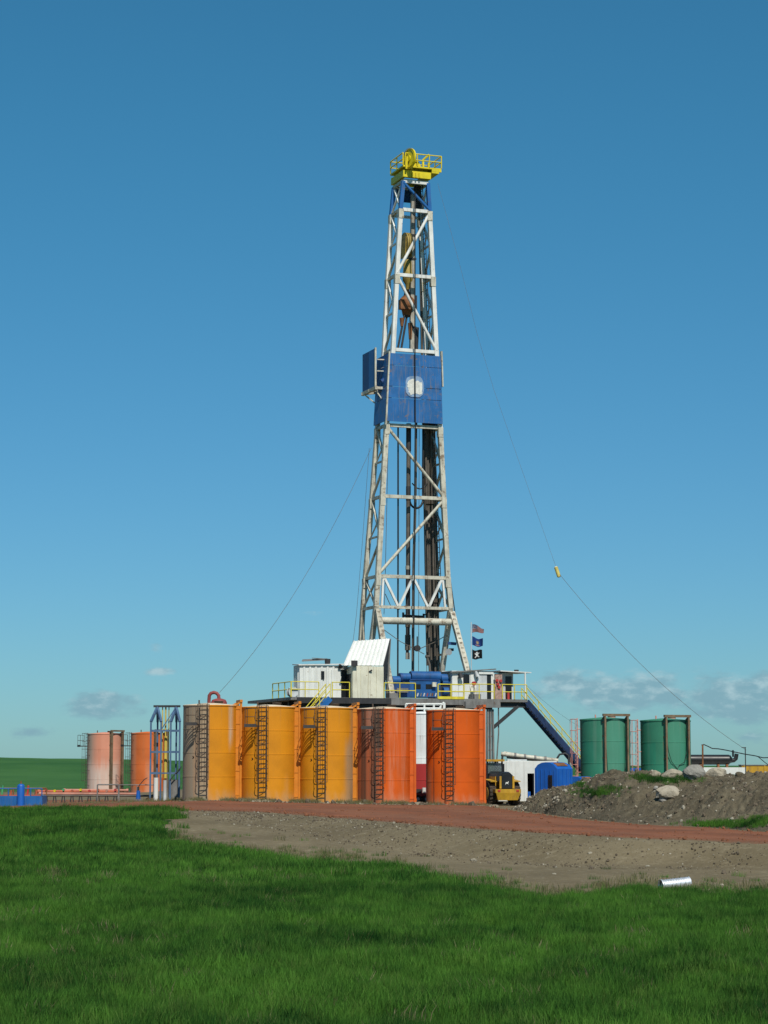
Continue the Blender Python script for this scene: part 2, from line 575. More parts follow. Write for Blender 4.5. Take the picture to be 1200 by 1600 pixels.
def ground_material():
    m, t = tree_for('ground_earth')
    g = nd(t, 'ShaderNodeNewGeometry').outputs['Position']
    turf = nd(t, 'ShaderNodeAttribute', attribute_name='turf').outputs['Fac']
    farm = nd(t, 'ShaderNodeAttribute', attribute_name='farm').outputs['Fac']
    a = nd(t, 'ShaderNodeTexNoise', {'Vector': g, 'Scale': 0.25, 'Detail': 6.0, 'Roughness': 0.6}).outputs[0]
    b = nd(t, 'ShaderNodeTexNoise', {'Vector': g, 'Scale': 2.6, 'Detail': 7.0, 'Roughness': 0.7}).outputs[0]
    d = nd(t, 'ShaderNodeTexVoronoi', {'Vector': g, 'Scale': 9.0}).outputs['Distance']
    e = nd(t, 'ShaderNodeTexNoise', {'Vector': g, 'Scale': 14.0, 'Detail': 3.0, 'Roughness': 0.6}).outputs[0]
    grav = mixc(t, sstep(t, a, 0.3, 0.7), (0.125, 0.100, 0.058), (0.175, 0.142, 0.085))
    grav = mixc(t, sstep(t, b, 0.48, 0.75), grav, (0.225, 0.188, 0.12))
    grav = mixc(t, mth(t, 'MULTIPLY', sstep(t, e, 0.62, 0.74), 0.6), grav, (0.30, 0.27, 0.21))
    grav = mixc(t, mth(t, 'MULTIPLY', mth(t, 'SUBTRACT', 1.0, sstep(t, d, 0.1, 0.3)), 0.4), grav, (0.065, 0.055, 0.04))
    soil = mixc(t, sstep(t, b, 0.3, 0.7), (0.012, 0.026, 0.007), (0.03, 0.055, 0.014))
    mp = nd(t, 'ShaderNodeMapping', {'Vector': g, 'Scale': (0.02, 0.008, 0.02)}).outputs[0]
    w = nd(t, 'ShaderNodeTexNoise', {'Vector': mp, 'Scale': 1.0, 'Detail': 8.0, 'Roughness': 0.65}).outputs[0]
    crop = mixc(t, sstep(t, w, 0.35, 0.65), (0.026, 0.092, 0.022), (0.048, 0.130, 0.032))
    edge = mth(t, 'ADD', turf, mth(t, 'MULTIPLY', mth(t, 'SUBTRACT', b, 0.5), 0.8))
    c = mixc(t, sstep(t, edge, 0.35, 0.65), grav, soil)
    c = mixc(t, farm, c, crop)
    h = mth(t, 'ADD', mth(t, 'ADD', b, mth(t, 'MULTIPLY', e, 0.4)), mth(t, 'MULTIPLY', d, -0.4))
    finish(t, c, 0.95, bump=h, bstr=0.55, bdist=0.07, spec=0.12)
    return m


turf = in_grass(GX, GY).astype(float)
farm = np.clip(smooth(225, 250, GY) + smooth(48, 60, np.abs(GX)) * (sdist < 0), 0, 1)
farm = np.where((GY < 18) | (GY < 200) & (sdist > 0) & (np.abs(GX) > 30), 1.0, farm)
ground = grid_mesh('ground', GX, GY, GZ, ground_material(), {'turf': turf, 'farm': farm})
ground['kind'] = 'structure'

# ------------------------------------------------------------------ red scoria road and pad
BACK = [(-350, 1249), (0, 1250), (150, 1250), (280, 1251), (400, 1253), (500, 1255), (600, 1257), (700, 1258), (765, 1258), (812, 1267), (850, 1272), (900, 1279),
        (1000, 1288), (1100, 1292), (1200, 1300), (1400, 1310), (1700, 1322)]
BACKW = np.array([[on_pad(a, b).x, on_pad(a, b).y] for a, b in BACK])
BACKW[0] = (-75, BACKW[1][1] + 4)


def resample(P, n, key=None):
    d = np.r_[0, np.cumsum(np.hypot(*np.diff(P, axis=0).T))]
    t = np.linspace(0, d[-1], n)
    return np.stack([np.interp(t, d, P[:, k]) for k in range(P.shape[1])], -1)


nu, nv = 620, 46
fr, bk = resample(LIPW, nu), resample(BACKW, nu)
V = np.linspace(0, 1, nv)[None, :]
RX = fr[:, :1] * (1 - V) + bk[:, :1] * V
RY = fr[:, 1:] * (1 - V) + bk[:, 1:] * V
jit = fbm(RX * 0.8, RY * 0.8, 3, 21) * 0.28 + fbm(RX * 0.12, RY * 0.12, 2, 31) * 0.5
edgew = np.exp(-V / 0.05) - np.exp(-(1 - V) / 0.05)
RY = RY + jit * edgew * 2.2
RX = RX + jit * edgew * 0.5
crown = np.clip(np.minimum(V, 1 - V) / 0.05, 0, 1)
RZ = ground_z(RX, RY) + 0.05 * crown - 0.045 + crown * (0.05 + 0.02 * fbm(RX * 1.1, RY * 1.1, 3, 41))
def road_material():
    m, t = tree_for('red_scoria_road')
    g = nd(t, 'ShaderNodeNewGeometry').outputs['Position']
    v = nd(t, 'ShaderNodeAttribute', attribute_name='across').outputs['Fac']
    a = nd(t, 'ShaderNodeTexNoise', {'Vector': g, 'Scale': 0.3, 'Detail': 6.0, 'Roughness': 0.6}).outputs[0]
    b = nd(t, 'ShaderNodeTexNoise', {'Vector': g, 'Scale': 3.4, 'Detail': 6.0, 'Roughness': 0.7}).outputs[0]
    d = nd(t, 'ShaderNodeTexNoise', {'Vector': g, 'Scale': 13.0, 'Detail': 3.0, 'Roughness': 0.6}).outputs[0]
    c = mixc(t, sstep(t, a, 0.3, 0.7), (0.150, 0.066, 0.038), (0.235, 0.088, 0.044))
    vv = mth(t, 'ADD', v, mth(t, 'MULTIPLY', mth(t, 'SUBTRACT', a, 0.5), 0.35))
    trk = mth(t, 'ABSOLUTE', mth(t, 'SINE', mth(t, 'MULTIPLY', vv, 6.6)))
    c = mixc(t, mth(t, 'MULTIPLY', sstep(t, mth(t, 'ADD', trk, mth(t, 'MULTIPLY', b, 0.5)), 0.85, 1.35), 0.35), c, (0.25, 0.12, 0.07))
    c = mixc(t, mth(t, 'MULTIPLY', mth(t, 'SUBTRACT', 1.0, sstep(t, mth(t, 'ADD', trk, mth(t, 'MULTIPLY', b, 0.3)), 0.1, 0.45)), 0.4), c, (0.11, 0.052, 0.032))
    edge = mth(t, 'MULTIPLY', mth(t, 'ABSOLUTE', mth(t, 'SUBTRACT', v, 0.5)), 2.0)
    ed = sstep(t, mth(t, 'ADD', edge, mth(t, 'MULTIPLY', mth(t, 'SUBTRACT', b, 0.5), 0.35)), 0.86, 1.02)
    c = mixc(t, mth(t, 'MULTIPLY', ed, 0.85), c, (0.15, 0.115, 0.07))
    c = mixc(t, sstep(t, b, 0.5, 0.78), c, (0.12, 0.05, 0.03))
    c = mixc(t, mth(t, 'MULTIPLY', sstep(t, d, 0.6, 0.74), 0.5), c, (0.33, 0.17, 0.11))
    finish(t, c, 0.95, bump=mth(t, 'ADD', b, mth(t, 'MULTIPLY', d, 0.5)), bstr=0.6, bdist=0.07, spec=0.12)
    return m


scoria = earth('red_scoria', (0.165, 0.066, 0.035), (0.215, 0.088, 0.046), (0.12, 0.052, 0.03), 1.1, 0.5, 0.06)
road = grid_mesh('road', RX[:, ::-1], RY[:, ::-1], RZ[:, ::-1], road_material(), {'across': (V + 0 * RX)[:, ::-1]})
road['kind'] = 'structure'

# ------------------------------------------------------------------ dirt mound
# photo profile of crest, with ground distance of the foot and of the crest
MP = [(800, 1266, 119, 119.5, 0.0), (815, 1259, 112, 118, 0.0), (835, 1250, 106, 116, 0.0), (870, 1232, 99, 112, 0.0), (905, 1222, 93.5, 108, 0.0),
      (950, 1214, 89, 103, 0), (985, 1210, 86.5, 100, 0), (1015, 1214, 84.5, 98, 0), (1060, 1218, 82.5, 96, 0), (1110, 1215, 80.5, 93, 0),
      (1160, 1213, 78, 90, 0), (1200, 1212, 75.5, 87, 0), (1300, 1208, 71, 82, 0), (1420, 1210, 67, 77, 0), (1500, 1250, 65, 72, 0)]
foot, crest, back = [], [], []
for (px, py, yf, yc, _) in MP:
    pf = on_pad(px, float(np.interp(px, [q[0] for q in BACK], [q[1] for q in BACK])) - 1.5)
    yf, x = pf.y, pf.x
    foot.append((x, yf, float(pad_z(x)) - 0.08))
    yc = yf + 13.0 * min(1.0, (px - 795) / 90.0)
    p = at(px, py, yc)
    crest.append(tuple(p))
    yb = yc + max(0.6, (yc - yf)) * 0.9
    x = (px - 600) / F * yb
    back.append((x, yb, float(pad_z(x)) - 0.3))
foot, crest, back = (np.array(a) for a in (foot, crest, back))
nu = 420
fo, cr_, ba = resample(foot, nu), resample(crest, nu), resample(back, nu)
k = np.linspace(0, 2, 190)[None, :, None]
k1 = np.clip(k, 0, 1)
k2 = np.clip(k - 1, 0, 1)
XYZ = fo[:, None] * (1 - k1) + cr_[:, None] * k1 * (1 - k2) + ba[:, None] * k2
hk = np.sin(np.clip(k1, 0, 1) * PI / 2) ** 0.9 * (np.cos(k2 * PI / 2) ** 1.4)
base = (fo[:, None, 2:] * (1 - k1) + fo[:, None, 2:] * k1 * (1 - k2) + ba[:, None, 2:] * k2)
MZ = base[..., 0] + (cr_[:, None, 2] - fo[:, None, 2]) * hk[..., 0]
MX, MY = XYZ[..., 0], XYZ[..., 1]
kk = k[..., 0] * np.ones_like(MX)
fade = smooth(0.0, 0.22, kk) * smooth(2.0, 1.7, kk) if False else smooth(0.0, 0.25, kk) * (1 - smooth(1.75, 2.0, kk))
uu = np.linspace(0, 1, nu)[:, None]
fade = fade * smooth(0, 0.10, uu) * (1 - smooth(0.93, 1, uu))
lump = 0.42 * fbm(MX * 0.33, MY * 0.28, 3, 51) + 0.24 * np.abs(fbm(MX * 0.9, MY * 0.9, 4, 61)) + 0.10 * fbm(MX * 2.9, MY * 2.9, 3, 71)
lump = lump - 0.22 * (np.abs(kk - 1) < 9) * 0.5
crestk = np.exp(-((kk - 1) / 0.16) ** 2)
MZ = MZ + fade * lump * (1 - 0.55 * crestk)
gravel_mud = earth('mound_dirt', (0.074, 0.062, 0.040), (0.125, 0.104, 0.067), (0.155, 0.134, 0.09), 0.8, 0.8, 0.14)
mound = grid_mesh('dirt_mound', MX.T, MY.T, MZ.T, gravel_mud)
mound['kind'] = 'structure'
bvh_m = BVHTree.FromPolygons([v.co[:] for v in mound.data.vertices], [p.vertices[:] for p in mound.data.polygons])


def mound_z(x, y):
    h = bvh_m.ray_cast(Vector((x, y, 20)), Vector((0, 0, -1)))
    g = float(ground_z(x, y))
    return max(g, h[0].z) if h[0] is not None else g


def mound_px(px, py):
    """Where the sight line of a pixel meets the mound or ground."""
    o = Vector((0, 0, CZ))
    d = (at(px, py, 100) - o).normalized()
    h = bvh_m.ray_cast(o, d)
    for k in range(1, 14):
        if h[0] is not None:
            break
        h = bvh_m.ray_cast(o, (at(px, py + k, 100) - o).normalized())
    return h[0] if h[0] is not None else on_pad(px, py)


# a low ragged berm of gravel and clods along the foot of the front tanks
bx = np.linspace(-12.5, 7.2, 420)[:, None]
bv = np.linspace(-1, 1, 16)[None, :]
BYc = 139.0 - 0.03 * bx
BX = bx + 0 * bv
BY = BYc - 0.35 + bv * 0.75
BZ = pad_z(BX) - 0.03 + (1 - bv ** 2) * (0.10 + 0.10 * fbm(BX * 0.9, BY * 0.9, 3, 81)) + 0.04 * fbm(BX * 4, BY * 4, 2, 91) * (1 - bv ** 2)
berm = grid_mesh('gravel_berm', BX.T, BY.T, BZ.T, earth('berm_gravel', (0.17, 0.14, 0.10), (0.24, 0.21, 0.15), (0.30, 0.27, 0.20), 1.4, 0.8, 0.1))
berm['kind'] = 'structure'


# ------------------------------------------------------------------ grass
def blade_mat(name, lo, hi, tip, scale=0.2):
    m, t = tree_for(name)
    g = nd(t, 'ShaderNodeNewGeometry').outputs['Position']
    a = nd(t, 'ShaderNodeTexNoise', {'Vector': g, 'Scale': scale, 'Detail': 5.0, 'Roughness': 0.6}).outputs[0]
    b = nd(t, 'ShaderNodeTexNoise', {'Vector': g, 'Scale': 1.15, 'Detail': 4.0, 'Roughness': 0.65}).outputs[0]
    rnd = nd(t, 'ShaderNodeObjectInfo').outputs['Random']
    f = mth(t, 'ADD', mth(t, 'MULTIPLY', a, 0.5), mth(t, 'MULTIPLY', b, 0.5))
    c = mixc(t, sstep(t, f, 0.37, 0.61), lo, hi)
    c = mixc(t, mth(t, 'MULTIPLY', sstep(t, rnd, 0.72, 1.0), 0.5), c, tip)
    d1 = nd(t, 'ShaderNodeBsdfDiffuse', {'Color': c})
    d2 = nd(t, 'ShaderNodeBsdfTranslucent', {'Color': c})
    mx = nd(t, 'ShaderNodeMixShader', {0: 0.35, 1: d1.outputs[0], 2: d2.outputs[0]})
    nd(t, 'ShaderNodeOutputMaterial', {'Surface': mx.outputs[0]})
    return m


def clump(name, mat, n, rad, hmin, hmax, wid, lean, seed, heads=0):
    r = random.Random(seed)
    V, Fc = [], []
    for i in range(n):
        a, q = r.uniform(0, 2 * PI), rad * math.sqrt(r.random())
        x, y = q * math.cos(a), q * math.sin(a)
        h = r.uniform(hmin, hmax)
        w = wid * r.uniform(0.6, 1.3)
        fa = r.uniform(0, PI)
        dx, dy = math.cos(fa) * w / 2, math.sin(fa) * w / 2
        la = r.uniform(0, 2 * PI)
        l = lean * r.uniform(0.2, 1.0) * h
        lx, ly = math.cos(la) * l + 0.12 * h, math.sin(la) * l
        o = len(V)
        V += [(x - dx, y - dy, -0.04), (x + dx, y + dy, -0.04), (x + lx * 0.35 + dx * 0.8, y + ly * 0.35 + dy * 0.8, h * 0.6),
              (x + lx * 0.35 - dx * 0.8, y + ly * 0.35 - dy * 0.8, h * 0.6), (x + lx, y + ly, h)]
        Fc += [(o, o + 1, o + 2, o + 3), (o + 3, o + 2, o + 4)]
    me = bpy.data.meshes.new(name)
    me.from_pydata(V, [], Fc)
    me.materials.append(mat)
    return bpy.data.objects.new(name, me)


def scatter(name, pts, rots, scales, kinds, mats_dummy=None):
    """One object that instances small meshes on points (geometry nodes)."""
    col = bpy.data.collections.new(name + '_source')
    for o in kinds:
        col.objects.link(o)
    me = bpy.data.meshes.new(name)
    me.vertices.add(len(pts))
    me.vertices.foreach_set('co', np.asarray(pts, np.float32).ravel())
    a = me.attributes.new('rot', 'FLOAT_VECTOR', 'POINT')
    a.data.foreach_set('vector', np.asarray(rots, np.float32).ravel())
    a = me.attributes.new('siz', 'FLOAT', 'POINT')
    a.data.foreach_set('value', np.asarray(scales, np.float32).ravel())
    a = me.attributes.new('pick', 'INT', 'POINT')
    a.data.foreach_set('value', rng.integers(0, len(kinds), len(pts)).astype(np.int32))
    ob = bpy.data.objects.new(name, me)
    C.objects.link(ob)
    ng = bpy.data.node_groups.new(name + '_nodes', 'GeometryNodeTree')
    ng.interface.new_socket('Geometry', in_out='INPUT', socket_type='NodeSocketGeometry')
    ng.interface.new_socket('Geometry', in_out='OUTPUT', socket_type='NodeSocketGeometry')
    gi, go = ng.nodes.new('NodeGroupInput'), ng.nodes.new('NodeGroupOutput')
    ci = ng.nodes.new('GeometryNodeCollectionInfo')
    ci.inputs['Collection'].default_value = col
    ci.inputs['Separate Children'].default_value = True
    ci.inputs['Reset Children'].default_value = True
    ip = ng.nodes.new('GeometryNodeInstanceOnPoints')

    def named(dt, nm):
        n = ng.nodes.new('GeometryNodeInputNamedAttribute')
        n.data_type = dt
        n.inputs['Name'].default_value = nm
        return next(s for s in n.outputs if s.enabled and s.name == 'Attribute')
    L = ng.links.new
    L(gi.outputs[0], ip.inputs['Points'])
    L(ci.outputs[0], ip.inputs['Instance'])
    ip.inputs['Pick Instance'].default_value = True
    L(named('INT', 'pick'), ip.inputs['Instance Index'])
    L(named('FLOAT_VECTOR', 'rot'), ip.inputs['Rotation'])
    L(named('FLOAT', 'siz'), ip.inputs['Scale'])
    L(ip.outputs[0], go.inputs[0])
    md = ob.modifiers.new('scatter', 'NODES')
    md.node_group = ng
    ob['kind'] = 'stuff'
    return ob


gm = blade_mat('grass_blades', (0.020, 0.074, 0.016), (0.096, 0.232, 0.034), (0.15, 0.22, 0.055))
near_k = [clump('grass_clump', gm, 44, 0.24, 0.14, 0.40, 0.012, 0.45, s) for s in range(6)]
far_k = [clump('grass_clump_far', gm, 40, 0.42, 0.14, 0.38, 0.022, 0.4, 20 + s) for s in range(4)]


def field_points(y0, y1, dens, seed):
    r = np.random.default_rng(seed)
    X0, X1 = -36.0, 30.0
    n = int((X1 - X0) * (y1 - y0) * dens)
    x, y = r.uniform(X0, X1, n), r.uniform(y0, y1, n)
    keep = np.abs(x) < y * 0.20 + 9.0
    x, y = x[keep], y[keep]
    d = fbm(x * 0.9, y * 0.9, 2, 4)
    keep = in_grass(x + d * 0.7, y + d * 1.0)
    x, y = x[keep], y[keep]
    return np.stack([x, y, ground_z(x, y) - 0.01], -1)


def do_field(name, y0, y1, dens, kinds, seed, sc0):
    P = field_points(y0, y1, dens, seed)
    r = np.random.default_rng(seed + 1)
    n = len(P)
    rot = np.stack([r.normal(0, 0.1, n), r.normal(0, 0.1, n), r.uniform(-2.2, 2.2, n)], -1)
    s = sc0 * (0.85 + 0.20 * fbm(P[:, 0] * 0.35, P[:, 1] * 0.3, 2, 8) + 0.26 * fbm(P[:, 0] * 1.4, P[:, 1] * 1.1, 2, 18) + r.uniform(-0.22, 0.22, n))
    return scatter(name, P, rot, np.clip(s, 0.4, 2), kinds)


g1 = do_field('field_grass', 25, 62, 34, near_k, 101, 0.9)
tag(g1, 'lush green grass filling the near half of the foreground field', 'grass')
g2 = do_field('ditch_grass', 62, 134, 11, far_k, 202, 0.95)
tag(g2, 'green grass on the far side of the field up to the gravel bank and red road', 'grass')

# patches of grass and weeds on the mound
P = []
for (px, py, rx, ry, n) in [(925, 1238, 36, 7, 130), (960, 1232, 20, 5, 30), (1040, 1218, 50, 6, 190), (1000, 1214, 16, 4, 40), (1150, 1287, 60, 6, 240), (1100, 1288, 30, 4, 60),
                            (1190, 1282, 30, 9, 110), (910, 1226, 10, 4, 30)]:
    for i in range(n):
        h = mound_px(px + random.gauss(0, rx * 0.5), py + random.gauss(0, ry * 0.5))
        P.append((h.x, h.y, h.z - 0.02))
for i in range(420):                                   # stray tufts creeping up the gravel bank
    px = random.uniform(262, 1240)
    py = float(np.interp(px, GRASS_EDGE[6:, 0], GRASS_EDGE[6:, 1])) - random.expovariate(1 / 7.0)
    h = ground_hit(px, py)
    P.append((h.x, h.y, h.z - 0.02))
n = len(P)
g3 = scatter('mound_grass', P, np.stack([np.zeros(n), np.zeros(n), rng.uniform(0, 6.28, n)], -1), rng.uniform(0.28, 0.6, n), far_k[:2])
tag(g3, 'green grass tufts growing on the dirt mound and the gravel bank', 'grass')

dry = blade_mat('dry_weeds', (0.16, 0.15, 0.07), (0.26, 0.24, 0.13), (0.09, 0.14, 0.045))
dry_k = [clump('weed_clump', dry, 36, 0.3, 0.10, 0.36, 0.02, 0.6, 60 + s) for s in range(3)]
P = []
for i in range(520):
    x = random.uniform(-12.6, 6.6)
    if noise.noise((x * 0.7, 3.1, 0)) < -0.12:
        continue
    y = 138.65 - 0.03 * x + random.uniform(-0.55, 0.5)
    P.append((x, y, float(pad_z(x)) + 0.03))
for i in range(160):
    x = random.uniform(-26, -11.5)
    y = 141 + random.uniform(-2, 6)
    P.append((x, y, float(ground_z(x, y))))
for i in range(240):                                   # sparse weeds along the gravel bank's lower edge
    px = random.uniform(270, 1250)
    py = np.interp(px, GRASS_EDGE[6:, 0], GRASS_EDGE[6:, 1]) - abs(random.gauss(0, 9))
    h = ground_hit(px, py)
    P.append((h.x, h.y, h.z))
straw = field_points(26, 70, 0.55, 303)
P += [tuple(q) for q in straw]
n = len(P)
g4 = scatter('dry_weeds', P, np.stack([np.zeros(n), np.zeros(n), rng.uniform(0, 6.28, n)], -1), rng.uniform(0.4, 1.05, n), dry_k)
tag(g4, 'pale dry weeds along the tanks, the gravel bank and scattered through the field', 'weeds')


# loose stones and clods
def stone(seed, sub=1):
    r = random.Random(seed)
    V = [(0, 0, -0.7)]
    for z, q, n in ((-0.35, 0.85, 6), (0.25, 0.8, 6)):
        for k in range(n):
            a = 2 * PI * (k + 0.5 * (z > 0)) / n
            s = r.uniform(0.75, 1.2)
            V.append((q * s * math.cos(a), q * s * math.sin(a) * 0.8, z + r.uniform(-0.15, 0.15)))
    V.append((r.uniform(-0.2, 0.2), r.uniform(-0.2, 0.2), 0.65))
    f = []
    for k in range(6):
        f += [(0, 1 + (k + 1) % 6, 1 + k), (1 + k, 1 + (k + 1) % 6, 7 + k), (1 + (k + 1) % 6, 7 + (k + 1) % 6, 7 + k), (7 + k, 7 + (k + 1) % 6, 13)]
    return V, f


def stone_kind(name, mat, seed):
    V, f = stone(seed)
    me = bpy.data.meshes.new(name)
    me.from_pydata(V, [], f)
    me.materials.append(mat)
    return bpy.data.objects.new(name, me)


pale = earth('pale_stone', (0.22, 0.195, 0.145), (0.33, 0.30, 0.235), (0.40, 0.37, 0.30), 3.0, 0.4, 0.03)
clod = earth('clod', (0.08, 0.064, 0.044), (0.13, 0.105, 0.075), (0.17, 0.14, 0.1), 2.0, 0.6, 0.05)
kinds = [stone_kind('pebble', pale, 1), stone_kind('pebble', clod, 2), stone_kind('pebble', clod, 6), stone_kind('pebble', clod, 3), stone_kind('pebble', clod, 4), stone_kind('pebble', clod, 5)]
P, S = [], []
for i in range(6500):                                  # the gravel bank
    u = random.random()
    j = int(u * (len(fr) - 1) * 0.62 + len(fr) * 0.30)
    x, y = fr[min(j, len(fr) - 1)]
    tt = random.uniform(-0.05, 1.1)
    x, y = x - 2.9 * tt * 0.8 + random.uniform(-0.5, 0.5), y - 3.4 * tt + random.uniform(-2, 2)
    if in_grass(np.array([x]), np.array([y]))[0] or lip_dist(np.array([x]), np.array([y]))[0] < 0.1:
        continue
    P.append((x, y, float(ground_z(x, y)) + 0.01))
    S.append(min(0.17, 0.014 + random.expovariate(1 / 0.015)))
for i in range(3200):                                  # the mound
    j, l = random.randrange(4, MX.shape[0] - 4), random.randrange(2, 110)
    P.append((MX[j, l], MY[j, l], MZ[j, l] + 0.01))
    S.append(min(0.2, 0.025 + random.expovariate(1 / 0.032)))
for i in range(420):
    x = random.uniform(-13, 7)
    P.append((x, 138.5 - 0.03 * x + random.uniform(-0.6, 0.4), float(pad_z(x)) + 0.05))
    S.append(0.03 + random.expovariate(1 / 0.05))
n = len(P)
g5 = scatter('loose_stones', P, rng.uniform(0, 6.28, (n, 3)), S, kinds)
tag(g5, 'loose stones and clods over the gravel bank, the mound and the tank berm', 'stones')

# small red scoria ridges thrown up along the road edge
rk = [stone_kind('scoria_bit', scoria, 7), stone_kind('scoria_bit', scoria, 8)]
P, S = [], []
for i in range(2400):
    j = random.randrange(int(len(fr) * 0.25), len(fr) - 20)
    w_ = random.choice([0.03, 0.05, 0.93]) + random.gauss(0, 0.03) if random.random() < 0.6 else random.random()
    w_ = min(max(w_, 0.01), 0.99)
    x, y = fr[j] * (1 - w_) + bk[j] * w_
    P.append((x, y, float(ground_z(x, y)) + 0.05))
    S.append(min(0.12, 0.02 + random.expovariate(1 / 0.025)))
n = len(P)
g6 = scatter('scoria_stones', P, rng.uniform(0, 6.28, (n, 3)), S, rk)
tag(g6, 'loose red scoria lumps scattered over the road', 'stones')


# ------------------------------------------------------------------ shared paints
RUSTY = (0.10, 0.042, 0.02)
m_ladder = paint('ladder_steel', (0.075, 0.052, 0.038), 0.6, 0.25, (0.12, 0.06, 0.03), 0.4)
m_landing = paint('landing_grate', (0.045, 0.043, 0.042), 0.7)
m_skid_brown = paint('weathered_channel', (0.17, 0.12, 0.07), 0.65, 0.25, (0.07, 0.05, 0.035), 0.5, 1.5, (0.13, 0.055, 0.025), 0.4)
m_cable = paint('black_cable', (0.012, 0.013, 0.014), 0.5, 0.1, (0.03, 0.03, 0.03), 0.2)
m_white = paint('white_paint', (0.66, 0.67, 0.63), 0.45, 0.06, (0.30, 0.25, 0.18), 0.35, 0.8, (0.22, 0.13, 0.07), 0.05)
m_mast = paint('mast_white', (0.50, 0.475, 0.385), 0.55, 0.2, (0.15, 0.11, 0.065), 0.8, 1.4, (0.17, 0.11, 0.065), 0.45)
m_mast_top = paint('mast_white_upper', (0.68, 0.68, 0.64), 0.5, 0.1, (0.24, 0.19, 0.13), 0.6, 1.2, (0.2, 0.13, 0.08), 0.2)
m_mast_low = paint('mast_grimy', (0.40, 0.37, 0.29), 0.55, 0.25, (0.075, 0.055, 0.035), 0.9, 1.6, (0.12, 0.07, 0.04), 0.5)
m_blue = paint('rig_blue', (0.013, 0.112, 0.33), 0.45, 0.12, (0.12, 0.10, 0.085), 0.35, 1.0, (0.14, 0.09, 0.06), 0.12)
m_blue_d = paint('rig_blue_dark', (0.014, 0.055, 0.18), 0.5, 0.15, (0.04, 0.04, 0.04), 0.4, 1.0)
m_crown = paint('crown_yellow', (0.66, 0.53, 0.012), 0.45, 0.12, (0.17, 0.13, 0.03), 0.4, 1.5)
m_rail = paint('rail_yellow', (0.62, 0.52, 0.04), 0.5, 0.15, (0.22, 0.19, 0.1), 0.35, 2.0)
m_dark = paint('dark_steel', (0.028, 0.028, 0.03), 0.6, 0.25, (0.07, 0.055, 0.04), 0.5, 1.2)
m_grey = paint('grey_steel', (0.17, 0.165, 0.155), 0.6, 0.22, (0.06, 0.05, 0.04), 0.6, 1.2, (0.12, 0.065, 0.035), 0.25)
m_drill = paint('drill_pipe_steel', (0.095, 0.082, 0.066), 0.5, 0.35, (0.17, 0.13, 0.1), 0.6, 1.0)
m_pipe_lt = paint('guide_rail_steel', (0.36, 0.33, 0.27), 0.5, 0.25, (0.10, 0.07, 0.05), 0.7, 1.2, (0.14, 0.08, 0.05), 0.3)
m_block = paint('block_ochre', (0.30, 0.21, 0.045), 0.55, 0.3, (0.07, 0.05, 0.03), 0.7, 1.5, RUSTY, 0.3)
m_rust = paint('rust_orange', (0.21, 0.085, 0.03), 0.7, 0.35, (0.07, 0.04, 0.025), 0.6, 2.0)
m_dullred = paint('dull_red', (0.24, 0.05, 0.045), 0.6, 0.2, (0.2, 0.1, 0.07), 0.4)
m_stair = paint('stair_navy', (0.012, 0.03, 0.085), 0.5, 0.2, (0.05, 0.05, 0.05), 0.5)
m_wind = paint('wind_wall_blue', (0.014, 0.115, 0.32), 0.5, 0.14, (0.19, 0.16, 0.14), 0.85, 1.0, (0.17, 0.13, 0.11), 0.35)
m_dwb = paint('drawworks_blue', (0.012, 0.085, 0.25), 0.5, 0.2, (0.03, 0.03, 0.03), 0.5)
m_red = paint('red_paint', (0.42, 0.035, 0.03), 0.5, 0.15, (0.2, 0.1, 0.07), 0.35)
m_cream = paint('cream_panel', (0.62, 0.60, 0.47), 0.55, 0.10, (0.22, 0.15, 0.07), 0.55, 0.9, (0.20, 0.12, 0.06), 0.15)
m_galv = paint('galvanized', (0.50, 0.52, 0.52), 0.4, 0.15, (0.22, 0.18, 0.13), 0.4, 1.0)
m_glass = paint('dark_opening', (0.012, 0.013, 0.015), 0.25, 0.1, (0.02, 0.02, 0.02), 0.2)
m_loader = paint('loader_yellow', (0.46, 0.26, 0.02), 0.5, 0.15, (0.17, 0.095, 0.05), 0.85, 1.5)
m_mud = paint('muddy_tyre', (0.055, 0.042, 0.032), 0.9, 0.3, (0.20, 0.11, 0.06), 0.8, 2.5)
m_black = paint('black_plastic', (0.014, 0.015, 0.016), 0.4, 0.2, (0.05, 0.04, 0.035), 0.35)
m_pink = paint('faded_red_ladder', (0.58, 0.25, 0.20), 0.6, 0.2, (0.6, 0.45, 0.4), 0.4, 2.0)
m_cblue = paint('container_blue', (0.009, 0.10, 0.40), 0.45, 0.1, (0.03, 0.06, 0.16), 0.35, 1.0)


# ------------------------------------------------------------------ upright tanks
TR, TH = 1.74, 6.06


